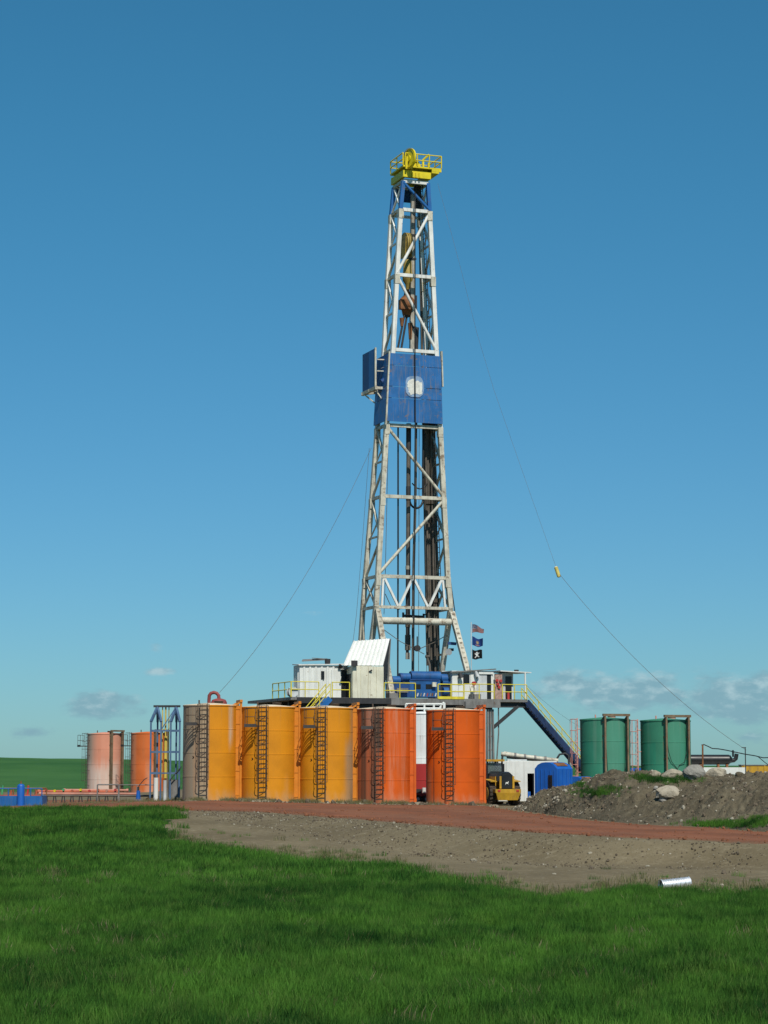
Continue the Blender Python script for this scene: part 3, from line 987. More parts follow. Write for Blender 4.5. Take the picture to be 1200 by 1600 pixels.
def make_tank(label, loc, az, shell_mat, skid_mat, ladder_mat=None, group=None, cat='tank', cable=None, roof_mat=None, name='storage_tank', skid=True, landing=True, sep=0.75, pw=0.20, web=None):
    ladder_mat = ladder_mat or m_ladder
    t = thing(name, label, cat, loc, 0, group)
    b = MB().lathe([(TR, 0.0), (TR, TH)], 72)
    for zc in (1.52, 3.03, 4.54):
        b.lathe([(TR, zc - 0.03), (TR + 0.012, zc - 0.025)], 72, cap=False).lathe([(TR + 0.012, zc - 0.025), (TR + 0.012, zc + 0.025)], 72, cap=False).lathe([(TR + 0.012, zc + 0.025), (TR, zc + 0.03)], 72, cap=False)
    b.lathe([(TR + 0.035, TH - 0.07), (TR + 0.035, TH + 0.002)], 72)
    b.build('shell', shell_mat, t)
    rf = MB().lathe([(TR + 0.03, TH), (TR, TH + 0.03), (0.3, TH + 0.16), (0.02, TH + 0.17)], 72, cap=False).build('roof', roof_mat or shell_mat, t)
    MB().lathe([(0.28, TH + 0.12), (0.28, TH + 0.26), (0.31, TH + 0.26), (0.31, TH + 0.3), (0.02, TH + 0.31)], 20, (0.5, 0.35, 0)).build('hatch', ladder_mat, rf)
    MB().tube((-0.7, -0.4, TH + 0.05), (-0.7, -0.4, TH + 0.34), 0.05).build('vent', ladder_mat, rf)

    def P(a, r, z, tan=0.0):
        a = R(a)
        return Vector((r * math.cos(a) - tan * math.sin(a), r * math.sin(a) + tan * math.cos(a), z))
    if skid:
        d = TR + 0.14
        for s in (-1, 1):
            b = MB()
            q0, q1 = P(az, d, 0.02, sep * s), P(az, d, TH + 0.2, sep * s)
            rad = Vector((math.cos(R(az)), math.sin(R(az)), 0))
            b.beam(q0, q1, pw, 0.14, up=rad)
            MB().beam(P(az, d - 0.2, 0.03, sep * s), P(az, d - 0.2, TH - 0.02, sep * s), 0.05, 0.3, up=rad).build('skid_web', skid_mat if web is None else web, t)
            for z in (0.35, 1.9, 3.4, 4.9, 5.85):
                b.beam(P(az, d - 0.5, z, sep * s), P(az, d - 0.02, z, sep * s), 0.10, 0.10)
            b.build('skid_post', skid_mat, t)
        b = MB()
        b.beam(P(az, d, TH + 0.28, -sep - 0.16), P(az, d, TH + 0.28, sep + 0.16), 0.17, 0.17)
        b.build('top_crossbar', skid_mat, t)
        for s in (-1, 1):
            MB().beam(P(az, d, TH + 0.22, sep * s), P(az, d - 0.45, TH - 0.02, sep * s), 0.10, 0.10).build('corner_brace', skid_mat, t)
        MB().beam(P(az, d + 0.02, 0.25, -sep), P(az, d + 0.02, 0.25, sep), 0.2, 0.2).build('bottom_crossbar', skid_mat, t)
    la = az - 110
    rl = TR + 0.20
    w = 0.25
    b = MB()
    for s in (-1, 1):
        b.tube(P(la, rl, 0.05, w * s), P(la, rl, TH + 0.1, w * s), 0.025, n=6)
    z = 0.3
    while z < TH:
        b.tube(P(la, rl, z, -w), P(la, rl, z, w), 0.02, n=5, caps=False)
        z += 0.30
    for z in (0.9, 2.4, 3.9, 5.4):
        for s in (-1, 1):
            b.tube(P(la, TR - 0.03, z, w * s), P(la, rl, z, w * s), 0.025, n=5, caps=False)
    lad = b.build('ladder', ladder_mat, t)
    b = MB()
    cr = 0.38
    zs = [1.35 + 0.79 * k for k in range(7)]
    arc = [R(-15 + 210 * k / 10) for k in range(11)]
    for z in zs:
        b.path([P(la, rl + 0.12 + cr * math.sin(q), z, cr * math.cos(q)) for q in arc], 0.02, 5)
    for q in (R(0), R(45), R(90), R(135), R(180)):
        b.tube(P(la, rl + 0.12 + cr * math.sin(q), zs[0], cr * math.cos(q)), P(la, rl + 0.12 + cr * math.sin(q), zs[-1], cr * math.cos(q)), 0.014, n=5)
    b.build('cage', ladder_mat, lad)
    if landing:
        lz = TH - 1.22
        b = MB()
        for r0_ in (0.12, 0.27, 0.42, 0.57):
            b.beam(P(la, TR + r0_, lz, -0.36), P(la, TR + r0_, lz, -1.06), 0.035, 0.04)
        b.beam(P(la, TR + 0.76, lz, -0.33), P(la, TR + 0.76, lz, -1.09), 0.06, 0.2)
        for t0_ in (-0.36, -1.06):
            b.beam(P(la, TR - 0.2, lz - 0.03, t0_), P(la, TR + 0.74, lz - 0.03, t0_), 0.05, 0.08)
        ld = b.build('landing', m_landing, t)
        b = MB()
        pts = [P(la, TR + 0.1, 0, -1.04), P(la, TR + 0.76, 0, -1.04), P(la, TR + 0.76, 0, -0.38)]
        for p in pts:
            b.tube(p + Vector((0, 0, lz)), p + Vector((0, 0, lz + 1.08)), 0.022, n=5)
        for h in (0.55, 1.08):
            b.path([p + Vector((0, 0, lz + h)) for p in pts], 0.022, 5)
        b.build('landing_rail', ladder_mat, ld)
    for dz, da in ((2.75, -24),):
        MB().slab([P(la + da, TR - 0.02, dz), P(la + da, TR + 0.1, dz + 0.06), P(la + da, TR - 0.02, dz - 0.1)], 0.07).build('lifting_lug', ladder_mat, t)
    b = MB()
    b.tube(P(la + 160, TR - 0.05, 0.35), P(la + 160, TR + 0.28, 0.35), 0.09)
    b.tube(P(la + 160, TR + 0.2, 0.35), P(la + 160, TR + 0.25, 0.35), 0.17)
    b.build('outlet_valve', ladder_mat, t)
    if cable:
        MB().path([P(az, TR + rr, zz, tt) for tt, zz, rr in cable], 0.022, 5).build('hanging_cable', m_cable, t)
    return t


m_roofdust = paint('dusty_roof', (0.58, 0.48, 0.34), 0.8, 0.15, (0.3, 0.2, 0.1), 0.4)
YEL = (0.60, 0.23, 0.006)
ORG = (0.585, 0.088, 0.003)
GREY = (0.27, 0.245, 0.19)
BEIGE = (0.40, 0.30, 0.19)
sh1 = tank_paint('tank_paint_one', YEL, [(-140, 50, 3, GREY, 0.93, 0.10, 0, 9), (-98, 9, 3, BEIGE, 0.8, 0.2, 0, 9), (-117, 5, 3, (0.45, 0.24, 0.12), 0.5, 0.3, 0, 4), (-36, 7, 4, (0.55, 0.47, 0.36), 0.75, 0.6, 3.6, 9),
                                                 (-172, 8, 4, (0.42, 0.22, 0.11), 0.5, 0.3, 0, 9)])
sh2 = tank_paint('tank_paint_two', YEL, [(-45, 5, 3, (0.5, 0.35, 0.2), 0.25, 0.6, 0, 1.5), (-150, 14, 8, (0.55, 0.17, 0.012), 0.6, 0.3, 0, 9)])
sh3 = tank_paint('tank_paint_three', YEL, [(-22, 22, 10, (0.30, 0.25, 0.18), 0.8, 0.3, 0, 3.9), (-14, 13, 6, (0.055, 0.05, 0.04), 0.8, 0.35, 0, 0.7), (-10, 18, 8, (0.34, 0.25, 0.15), 0.6, 0.4, 0, 9)])
sh4 = tank_paint('tank_paint_four', ORG, [(-130, 34, 6, (0.30, 0.105, 0.055), 0.85, 0.25, 0, 9), (-116, 16, 6, (0.36, 0.21, 0.15), 0.75, 0.45, 3.9, 9), (-138, 8, 3, (0.045, 0.036, 0.028), 0.95, 0.35, 0, 9), (-104, 11, 3, (0.045, 0.038, 0.03), 0.92, 0.5, 3.6, 9),
                                          (-112, 9, 4, (0.06, 0.045, 0.032), 0.75, 0.6, 0, 4.5), (-68, 13, 4, (0.60, 0.27, 0.17), 0.5, 0.95, 0, 9), (-40, 12, 5, (0.6, 0.3, 0.2), 0.4, 0.95, 0, 9)])
sh5 = tank_paint('tank_paint_five', ORG, [(-176, 12, 6, (0.30, 0.17, 0.09), 0.85, 0.15, 0, 9), (-168, 22, 8, (0.33, 0.19, 0.11), 0.7, 0.3, 0, 2.2), (-137, 1.6, 0.8, (0.14, 0.04, 0.02), 0.8, 0.15, 0, 9)])
sk_y = paint('skid_orange', (0.56, 0.19, 0.012), 0.5, 0.12, (0.3, 0.14, 0.05), 0.4)
sk_o = paint('skid_red_orange', (0.56, 0.10, 0.008), 0.5, 0.12, (0.3, 0.1, 0.05), 0.4)
TY = 141.0
front = [(328, sh1, sk_y, 'yellow-orange tank with grey dirty left half, leftmost of the front row', 0.12),
         (419.5, sh2, sk_y, 'clean yellow-orange tank beside the grey-stained one, second in the front row', 0.0),
         (510.5, sh3, sk_y, 'yellow-orange tank with grey smear low on its right, third in the front row', 0.0),
         (599.5, sh4, sk_o, 'streaked red-orange tank with black runs around its ladder', 0.0),
         (708, sh5, sk_o, 'bright red-orange tank standing alone at the right of the front row', 0.0)]
for k, (px, shm, skm, lab, up) in enumerate(front):
    x = (px - 600) / F * (TY * math.cos(PITCH))
    make_tank(lab, (x, TY, float(pad_z(x)) + 0.0 + up * 0.4), 12, shm, skm, group='front row of orange tanks', roof_mat=m_roofdust)

# red gooseneck vessel showing over the first tank
p = at(342, 1103, 149)
b = thing('vent_vessel', 'dull red vessel with gooseneck pipe showing above the leftmost orange tank', 'vessel', (p.x, 149, float(pad_z(p.x))), 0)
zb = p.z - float(pad_z(p.x))
MB().lathe([(0.55, 0), (0.55, zb + 0.25), (0.45, zb + 0.42), (0.2, zb + 0.5), (0.02, zb + 0.52)], 28).build('vessel_body', m_dullred, b)
MB().path([(0.0, 0, zb + 0.45), (-0.02, 0, zb + 0.7), (-0.15, 0, zb + 0.86), (-0.35, 0, zb + 0.92), (-0.55, 0, zb + 0.86), (-0.66, 0, zb + 0.7), (-0.68, 0, zb + 0.4), (-0.68, 0, zb - 2)], 0.12, 10).build('gooseneck', m_dullred, b)

# green tanks
GRN = (0.028, 0.20, 0.125)
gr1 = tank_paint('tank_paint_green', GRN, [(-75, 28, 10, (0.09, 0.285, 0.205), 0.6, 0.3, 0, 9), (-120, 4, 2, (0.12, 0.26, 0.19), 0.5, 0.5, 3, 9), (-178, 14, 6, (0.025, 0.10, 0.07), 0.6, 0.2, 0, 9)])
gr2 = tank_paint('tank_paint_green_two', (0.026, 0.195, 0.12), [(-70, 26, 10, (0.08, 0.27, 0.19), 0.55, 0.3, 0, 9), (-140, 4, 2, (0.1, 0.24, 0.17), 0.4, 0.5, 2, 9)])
GYT = 153.0
cab1 = [(-0.75, 5.9, 0.12), (-0.8, 4.5, 0.12), (-0.72, 3.0, 0.1), (-0.62, 1.9, 0.08), (-0.25, 1.2, 0.05), (0.15, 1.25, 0.05), (0.55, 1.9, 0.08), (0.72, 3.0, 0.1), (0.76, 4.5, 0.12), (0.7, 5.9, 0.14)]
cab2 = [(-0.75, 5.9, 0.12), (-0.82, 4.8, 0.12), (-0.7, 3.9, 0.1), (-0.45, 3.2, 0.06), (0.0, 2.7, 0.05), (0.12, 2.95, 0.05), (0.55, 3.2, 0.08), (0.74, 4.0, 0.1), (0.78, 5.0, 0.12), (0.7, 5.9, 0.14)]
for px, mt, lab, cb in ((946, gr1, 'green tank with hanging cable between its posts, beside the stair foot', cab1), (1040.5, gr2, 'right-hand green tank behind the row of boulders', cab2)):
    x = (px - 600) / F * (GYT * math.cos(PITCH))
    make_tank(lab, (x, GYT, float(pad_z(x)) - 0.14), -71, mt, m_skid_brown, m_pink, group='pair of green tanks', cable=cb, landing=False, sep=0.86, pw=0.12, web=mt)

# faded tanks far left
fd1 = tank_paint('tank_paint_faded', (0.60, 0.27, 0.18), [(-150, 34, 10, (0.30, 0.29, 0.24), 0.9, 0.2, 2.6, 9), (-110, 80, 20, (0.60, 0.50, 0.43), 0.9, 0.3, 0, 3.1), (-100, 30, 12, (0.62, 0.24, 0.15), 0.7, 0.4, 2.6, 9)])
fd2 = tank_paint('tank_paint_faded_two', (0.56, 0.13, 0.03), [(-150, 20, 10, (0.5, 0.3, 0.2), 0.6, 0.5, 0, 9), (-75, 16, 8, (0.6, 0.42, 0.3), 0.6, 0.7, 0, 3)])
for px, Yk, mt, lab in ((166, 222, fd1, 'faded salmon tank with washed-out white lower half, farthest left'), (234, 218, fd2, 'orange tank partly behind the blue steel tower')):
    x = (px - 600) / F * Yk
    make_tank(lab, (x, Yk, -0.64), -40, mt, m_skid_brown, m_ladder, group='pair of tanks at the far left')

# white tank behind the gap
wt_m = tank_paint('tank_paint_white', (0.74, 0.77, 0.76), [(-90, 180, 1, (0.36, 0.028, 0.03), 1.0, 0.0, 0, 2.62)])
x = (664 - 600) / F * 151
wt_ = make_tank('white tank with red lower band seen between the red-orange tanks', (x, 151, float(pad_z(x))), -20, wt_m, m_white, m_white, landing=False, skid=False)
b = MB()
zt = TH + 0.1
for yy in (-0.9, 0.9):
    for h in (0.25, 0.55):
        b.tube((-1.35, yy, zt + h), (1.25, yy, zt + h), 0.06, n=6)
    for q in range(5):
        b.tube((-1.35 + 0.65 * q, yy, zt - 0.12), (-1.35 + 0.65 * q, yy, zt + 0.55), 0.055, n=6)
b.tube((1.25, -0.9, zt + 0.62), (1.25, 0.9, zt + 0.62), 0.08, n=6)
b.beam((1.25, -0.9, zt + 0.6), (0.7, -0.9, zt - 0.1), 0.14)
b.beam((1.3, -0.95, zt - 0.3), (1.3, -0.95, zt + 0.62), 0.16)
b.build('roof_rail', m_white, wt_)

# ------------------------------------------------------------------ drilling rig
RTH = R(20)
RO = Vector((2.24, 166.0, 0))
RO.z = float(pad_z(RO.x))
rc, rs = math.cos(RTH), math.sin(RTH)


def rig(lx, ly, lz=0.0):
    return Vector((RO.x + lx * rc - ly * rs, RO.y + lx * rs + ly * rc, RO.z + lz))


def lx_at(px, ly, z):
    """Rig-local x of a photo column at rig-local depth ly and height z above the rig's foot."""
    u = (px - 600) / F
    cp, sp = math.cos(PITCH), math.sin(PITCH)
    dz = z + RO.z - CZ
    return (u * ((RO.y + ly * rc) * cp + dz * sp) - RO.x + ly * rs) / (rc - u * rs * cp)


def z_at(py, lx, ly):
    v = (800 - py) / F
    cp, sp = math.cos(PITCH), math.sin(PITCH)
    Y = RO.y + lx * rs + ly * rc
    return Y * (sp + v * cp) / (cp - v * sp) + CZ - RO.z


def rp(px, py, ly):
    """Rig-local point of a photo pixel in the plane ly."""
    lx = 0.0
    for _ in range(6):
        z = z_at(py, lx, ly)
        lx = lx_at(px, ly, z)
    return Vector((lx, ly, z))


def rig_thing(name, label, cat, lx=0, ly=0, lz=0, group=None, rz=0):
    return thing(name, label, cat, rig(lx, ly, lz), RTH + rz, group)


FZ = z_at(1091, -2, -5)                      # drill floor height

# --- mast
LV = [(283, 630, 668.5, 2.1), (327, 626, 671, 2.1), (429, 620, 676, 2.05), (546, 614, 681.5, 2.05), (664, 604, 687.5, 2.1), (775, 597.5, 693, 2.4), (900, 590.5, 699.5, 2.9), (948, 587.5, 704, 3.0)]
NL = []
for y, xl, xr, d in LV:
    a = rp(xl, y, 0)
    z = a.z
    NL.append(dict(z=z, FL=Vector((a.x, 0, z)), FR=Vector((lx_at(xr, 0, z), 0, z)), BL=Vector((a.x, d, z)), BR=Vector((lx_at(xr, 0, z), d, z))))
mast = rig_thing('drilling_mast', 'tall white lattice drilling mast with blue panels and yellow crown', 'mast')
kn = NL[-1]
FLz = FZ + 0.15
foot = {'FL': Vector((kn['FL'].x - 0.05, 2.3, FLz)), 'FR': Vector((kn['FR'].x - 0.15, 2.3, FLz)), 'BL': Vector((kn['BL'].x - 0.1, 4.0, FLz)), 'BR': Vector((kn['BR'].x - 0.1, 4.0, FLz))}
for key in ('FL', 'FR', 'BL', 'BR'):
    MB().beam(NL[0][key], NL[1][key] + Vector((0, 0, 0.05)), 0.29, 0.29, up=(0, 1, 0)).build('upper_leg', m_blue, mast)
    up_ = [NL[k][key] for k in range(1, 5)]
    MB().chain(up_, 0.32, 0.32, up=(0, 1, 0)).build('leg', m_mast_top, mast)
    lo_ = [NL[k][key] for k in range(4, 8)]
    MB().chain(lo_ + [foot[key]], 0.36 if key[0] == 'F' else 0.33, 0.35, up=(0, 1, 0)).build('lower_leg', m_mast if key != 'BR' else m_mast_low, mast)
    for k in (1, 2, 4, 5, 6):
        q = NL[k][key]
        MB().box((q.x, q.y, q.z - 0.35), (0.40, 0.40, 0.75)).build('leg_joint', m_mast, mast)
for k, n_ in enumerate(NL):
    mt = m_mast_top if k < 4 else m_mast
    MB().beam(n_['FL'], n_['FR'], 0.22, 0.26 if k != 7 else 0.22).build('girt', mt, mast)
    for a, b_ in (('FL', 'BL'), ('FR', 'BR')):
        MB().beam(n_[a], n_[b_], 0.2, 0.22).build('side_girt', m_mast, mast)
MB().beam(NL[1]['BL'], NL[1]['BR'], 0.2, 0.2).build('girt', m_mast_top, mast)
MB().beam(NL[0]['BL'], NL[0]['BR'], 0.2, 0.2).build('girt', m_mast_top, mast)
for k in (0, 3):
    MB().slab([NL[k]['BL'] + Vector((0.2, 0, -0.1)), NL[k]['BR'] + Vector((-0.2, 0, -0.1)), NL[k]['BR'] + Vector((-0.2, 0, -1.1 if k == 0 else -0.6)), NL[k]['BL'] + Vector((0.2, 0, -1.1 if k == 0 else -0.6))], 0.06).build('back_plate', m_blue_d, mast)
for k, kind in ((0, 'd'), (1, 'u'), (2, 'd'), (4, 'd'), (5, 'u')):
    A, B = NL[k], NL[k + 1]
    a, b_ = (A['FL'], B['FR']) if kind == 'd' else (A['FR'], B['FL'])
    MB().tube(a + Vector((0, -0.06, -0.12)), b_ + Vector((0, -0.06, 0.12)), 0.125, n=8).build('brace', m_blue if k == 0 else (m_mast_top if k < 3 else m_mast), mast)
for k in range(0, 7):
    A, B = NL[k], NL[k + 1]
    for f_, b_ in (('FL', 'BL'), ('FR', 'BR')):
        if k == 3:
            continue
        fm, bm_ = (A[f_] + B[f_]) / 2, (A[b_] + B[b_]) / 2
        mt = m_mast_top if k < 3 else m_mast
        if k in (0, 6):
            MB().beam(A[b_], B[f_], 0.15, 0.15).build('side_brace', mt, mast)
            MB().beam(A[f_], B[b_], 0.13, 0.13).build('side_brace', mt, mast)
            continue
        MB().beam(fm, bm_, 0.13, 0.13).build('side_strut', mt, mast)
        MB().beam(A[b_], fm, 0.17, 0.17).build('side_brace', mt, mast)
        MB().beam(fm + Vector((0, 0, -0.3)), B[b_], 0.15, 0.15).build('side_brace', m_mast, mast)
        q = (A[b_] * 0.35 + fm * 0.65)
        MB().beam(q, bm_ * 0.9 + B[b_] * 0.1, 0.09, 0.09).build('side_strut', mt, mast)
# V truss under the seventh girt
A, B = NL[6], NL[7]
tp = [A['FL'].lerp(A['FR'], t) for t in (0.08, 0.5, 0.92)]
bt = [B['FL'].lerp(B['FR'], t) for t in (0.30, 0.70)]
for a, b_ in ((tp[0], bt[0]), (bt[0], tp[1]), (tp[1], bt[1]), (bt[1], tp[2])):
    MB().beam(a, b_, 0.17, 0.17).build('truss_diagonal', m_mast_top, mast)
for t in (0.075, 0.925):
    MB().beam(A['FL'].lerp(A['FR'], t), B['FL'].lerp(B['FR'], t), 0.15, 0.15).build('truss_post', m_mast_top, mast)
# big lower cross beam and A-frame legs
zb = z_at(971, 0, -0.3)
bl = Vector((lx_at(596, -0.4, zb), -0.4, zb))
br = Vector((lx_at(704, -0.4, zb), -0.4, zb))
MB().tube(bl, br, 0.27, n=14).build('cross_beam', m_mast, mast)
for key, pxa, pya, pxb, pyb, lyb in (('L', 590, 953, 613, 1086, -3.6), ('R', 706, 957, 742, 1089, -3.6)):
    a = rp(pxa, pya, -0.25)
    c = rp(pxb, pyb, lyb)
    c.z = FZ
    MB().beam(a, c, 0.40, 0.34, up=(0, 1, 0)).build('raising_leg', m_mast_low if key == 'L' else m_mast, mast)
    bb = MB()
    for q in range(18):
        p_ = a.lerp(c, (q + 0.5) / 18)
        bb.box((p_.x, p_.y - 0.185, p_.z), (0.2, 0.05, 0.16))
    bb.build('leg_lacing', m_mast_low, mast)['kind'] = 'stuff'
    MB().box((c.x, c.y, FZ + 0.2), (0.7, 0.7, 0.4)).build('leg_shoe', m_grey, mast)
for key in ('FL', 'FR', 'BL', 'BR'):
    MB().box((foot[key].x, foot[key].y, FZ + 0.1), (0.7, 0.6, 0.25)).build('leg_shoe', m_grey, mast)
# lower side bracing down to the floor
for f_, b_ in (('FL', 'BL'), ('FR', 'BR')):
    MB().beam(kn[b_], foot[f_], 0.16, 0.16).build('side_brace', m_mast_low, mast)
    MB().beam(kn[f_].lerp(foot[f_], 0.5), kn[b_].lerp(foot[b_], 0.5), 0.15, 0.15).build('side_strut', m_mast_low, mast)
# ladder on the right side
b = MB()
lp = [NL[k]['FR'].lerp(NL[k]['BR'], 0.35) + Vector((-0.25, 0, 0)) for k in range(7)]
for k in range(6):
    for o in (-0.2, 0.2):
        b.beam(lp[k] + Vector((0, o, 0)), lp[k + 1] + Vector((0, o, 0)), 0.05)
    m_ = int((lp[k].z - lp[k + 1].z) / 0.4)
    for q in range(m_):
        c = lp[k].lerp(lp[k + 1], q / m_)
        b.beam(c + Vector((0, -0.2, 0)), c + Vector((0, 0.2, 0)), 0.04)
b.build('ladder', m_dark, mast)

# wind wall: blue plates in rows, front and left
rows = [551, 570, 603, 621, 658]
xl = lambda y: np.interp(y, [551, 658], [608.5, 603])
xr = lambda y: np.interp(y, [551, 658], [688, 690.8])
lyp = -0.32
for k in range(4):
    y0, y1 = rows[k], rows[k + 1]
    a = rp(xl(y0), y0, lyp)
    d = rp(xl(y1), y1, lyp)
    a.z -= 0.02
    d.z += 0.02
    q = [Vector((lx_at(xl(y0), lyp, a.z), lyp, a.z)), Vector((lx_at(xr(y0), lyp, a.z), lyp, a.z)), Vector((lx_at(xr(y1), lyp, d.z), lyp, d.z)), Vector((lx_at(xl(y1), lyp, d.z), lyp, d.z))]
    q = [p_ + Vector((0, -0.02 * (k % 2), 0)) for p_ in q]
    MB().slab(q[::-1], 0.05).build('wind_wall_plate', m_wind, mast)
    q2 = [Vector((q[0].x - 0.03, -0.3, q[0].z)), Vector((q[0].x - 0.03, 2.35, q[0].z)), Vector((q[3].x - 0.03, 2.35, q[3].z)), Vector((q[3].x - 0.03, -0.3, q[3].z))]
    MB().slab(q2, 0.05).build('wind_wall_plate', m_wind, mast)
    q3 = [Vector((q[1].x + 0.03, -0.3, q[1].z)), Vector((q[1].x + 0.03, 2.35, q[1].z)), Vector((q[2].x + 0.03, 2.35, q[2].z)), Vector((q[2].x + 0.03, -0.3, q[2].z))]
    MB().slab(q3, 0.05).build('wind_wall_plate', m_wind, mast)
    if k == 0:
        top_l, top_r = q[0], q[1]
    if k == 3:
        bot_l, bot_r = q[3], q[2]
MB().beam(top_l + Vector((-0.02, -0.06, 0.1)), bot_l + Vector((-0.02, -0.06, -0.3)), 0.12, 0.12).build('corner_trim', m_mast, mast)
MB().beam(top_r + Vector((0.08, 0.0, 0.4)), top_r.lerp(bot_r, 0.45) + Vector((0.1, 0, 0)), 0.10, 0.3).build('corner_trim', m_mast, mast)
# worn white emblem on the front plates
ec = rp(648, 604, lyp - 0.07)


def disc_poly(cx, cz, rx, rz, n, jit, seed, pw=2.6):
    r = random.Random(seed)
    out = []
    for k in range(n):
        a = 2 * PI * k / n
        c, s = math.cos(a), math.sin(a)
        q = (abs(c) ** pw + abs(s) ** pw) ** (-1 / pw) * (1 + r.uniform(-jit, jit))
        out.append((cx + rx * q * c, cz + rz * q * s))
    return out


m_emb = paint('faded_emblem_ground', (0.20, 0.30, 0.44), 0.6, 0.25, (0.08, 0.16, 0.33), 0.4, 2.0)
em = MB().slab([(x, lyp - 0.06, z) for x, z in disc_poly(ec.x, ec.z, 0.74, 0.82, 40, 0.02, 4, 3.2)], 0.012).build('emblem', m_emb, mast)
r_ = random.Random(5)
blobs = [(-0.28, 0.18, 0.26, 0.42), (-0.10, 0.42, 0.24, 0.22), (0.02, -0.02, 0.42, 0.34), (0.34, 0.05, 0.26, 0.36), (0.22, -0.34, 0.36, 0.26), (-0.22, -0.38, 0.24, 0.20), (-0.48, 0.02, 0.14, 0.14), (-0.3, -0.55, 0.1, 0.12)]
for j, (dx, dz, rx, rz) in enumerate(blobs):
    MB().slab([(x, lyp - 0.072 - 0.002 * j, z) for x, z in disc_poly(ec.x + dx, ec.z + dz, rx, rz, 16, 0.32, 30 + j)], 0.006).build('emblem_patch', paint('emblem_white', (0.66, 0.66, 0.60), 0.6, 0.15, (0.3, 0.26, 0.2), 0.5, 3.0), em)

# racking board panel standing off on the left
pl = Vector((NL[3]['FL'].x, 0, 0)).x
zt, zb_ = z_at(546, -3, 1), z_at(604, -3, 1)
lxp = -2.75
for a0, a1 in ((1.0, 2.4), (2.45, 3.85)):
    MB().slab([(lxp, a0, zt + 0.1), (lxp, a1, zt + 0.1), (lxp, a1, zb_), (lxp, a0, zb_)], 0.06).build('racking_panel', m_blue_d if a0 > 2 else m_blue, mast)
MB().beam((lxp, 0.93, zb_ - 0.1), (lxp, 0.93, zt + 0.15), 0.13, 0.13).build('panel_post', m_mast, mast)
b = MB()
for ly in (0.8, 2.2, 3.8):
    b.beam((lxp - 0.1, ly, zb_ - 0.12), (pl, ly * 0.6 + 0.2, zb_ - 0.12), 0.14, 0.2)
b.beam((lxp, 0.7, zb_ - 0.12), (lxp, 3.95, zb_ - 0.12), 0.2, 0.26)
b.beam((lxp, 1.0, zb_ - 0.2), (pl - 0.2, 0.8, zb_ - 1.5), 0.09, 0.09)
b.beam((lxp, 3.5, zb_ - 0.2), (pl - 0.2, 2.0, zb_ - 1.5), 0.09, 0.09)
b.beam((lxp + 0.1, 0.8, zt - 0.8), (pl, 0.6, zt - 0.8), 0.08)
b.beam((lxp + 0.1, 0.8, zt - 1.7), (pl, 0.6, zt - 1.7), 0.08)
b.build('racking_board', m_mast, mast)
MB().tube((lxp + 0.45, 0.7, zb_ + 0.35), (lxp + 0.75, 0.6, zb_ + 0.55), 0.22, n=10).build('air_winch', m_blue_d, mast)

# crown platform
cz0, cz1 = z_at(279, 0, 0), z_at(266, 0, 0)
cxl, cxr = NL[0]['FL'].x - 0.1, NL[0]['FR'].x + 0.15
ov = lx_at(687.5, -0.2, cz1)
b = MB()
b.box(((cxl + cxr) / 2, -0.15, (cz0 + cz1) / 2 - 0.05), (cxr - cxl, 0.3, 0.55))
b.box(((cxl + cxr) / 2, 2.35, (cz0 + cz1) / 2 - 0.05), (cxr - cxl, 0.3, 0.55))
b.box((cxl + 0.12, 1.1, (cz0 + cz1) / 2 - 0.053), (0.24, 2.2, 0.54))
b.box((cxr - 0.12, 1.1, (cz0 + cz1) / 2 - 0.053), (0.24, 2.2, 0.54))
crown = b.build('crown_frame', m_crown, mast)
b = MB()
b.box(((cxl + ov) / 2 - 0.05, 0.95, cz1 + 0.15), (ov - cxl + 0.1, 2.9, 0.12))
b.box(((cxr + ov) / 2, -0.45, cz1 + 0.06), (ov - cxr, 0.12, 0.3))
b.box((cxr + 0.3, 0.6, cz1 - 0.12), (0.6, 2.2, 0.2))
b.build('crown_deck', m_crown, crown)
for dx in (0.15, 0.45, 0.75):
    MB().box((cxl + 0.6 + dx, -0.36, cz0 + 0.2), (0.12, 0.1, 0.4)).build('stiffener', m_crown, crown)


def railing(parent, pts, h, n_mid, mat, r=0.04, name='railing', step=1.5, toe=False):
    """Posts and two or three rails along a polyline (local coordinates)."""
    b = MB()
    pts = [Vector(p) for p in pts]
    for a, c in zip(pts[:-1], pts[1:]):
        L = (c - a).length
        m_ = max(1, int(round(L / step)))
        for q in range(m_ + 1):
            p_ = a.lerp(c, q / m_)
            b.tube(p_, p_ + Vector((0, 0, h)), r, n=6)
        for q in range(1, n_mid + 2):
            o = Vector((0, 0, h * q / (n_mid + 1)))
            b.tube(a + o, c + o, r, n=6)
        if toe:
            b.beam(a + Vector((0, 0, 0.1)), c + Vector((0, 0, 0.1)), 0.02, 0.16)
    return b.build(name, mat, parent)


cw = z_at(243, 0, 0) - cz1 - 0.2
zz = cz1 + 0.2
railing(crown, [(cxl - 0.1, -0.5, zz), (cxl - 0.1, 2.3, zz)], cw, 1, m_crown, 0.05, 'crown_rail', 1.6)
railing(crown, [(cxl + 0.1, -0.5, zz), (ov, -0.5, zz)], cw, 1, m_crown, 0.045, 'crown_rail', 1.2)
railing(crown, [(ov, -0.5, zz), (ov, 2.3, zz)], cw, 1, m_crown, 0.05, 'crown_rail', 1.6)
railing(crown, [(cxl - 0.1, 2.3, zz), (ov, 2.3, zz)], cw, 1, m_crown, 0.04, 'crown_rail', 1.6)
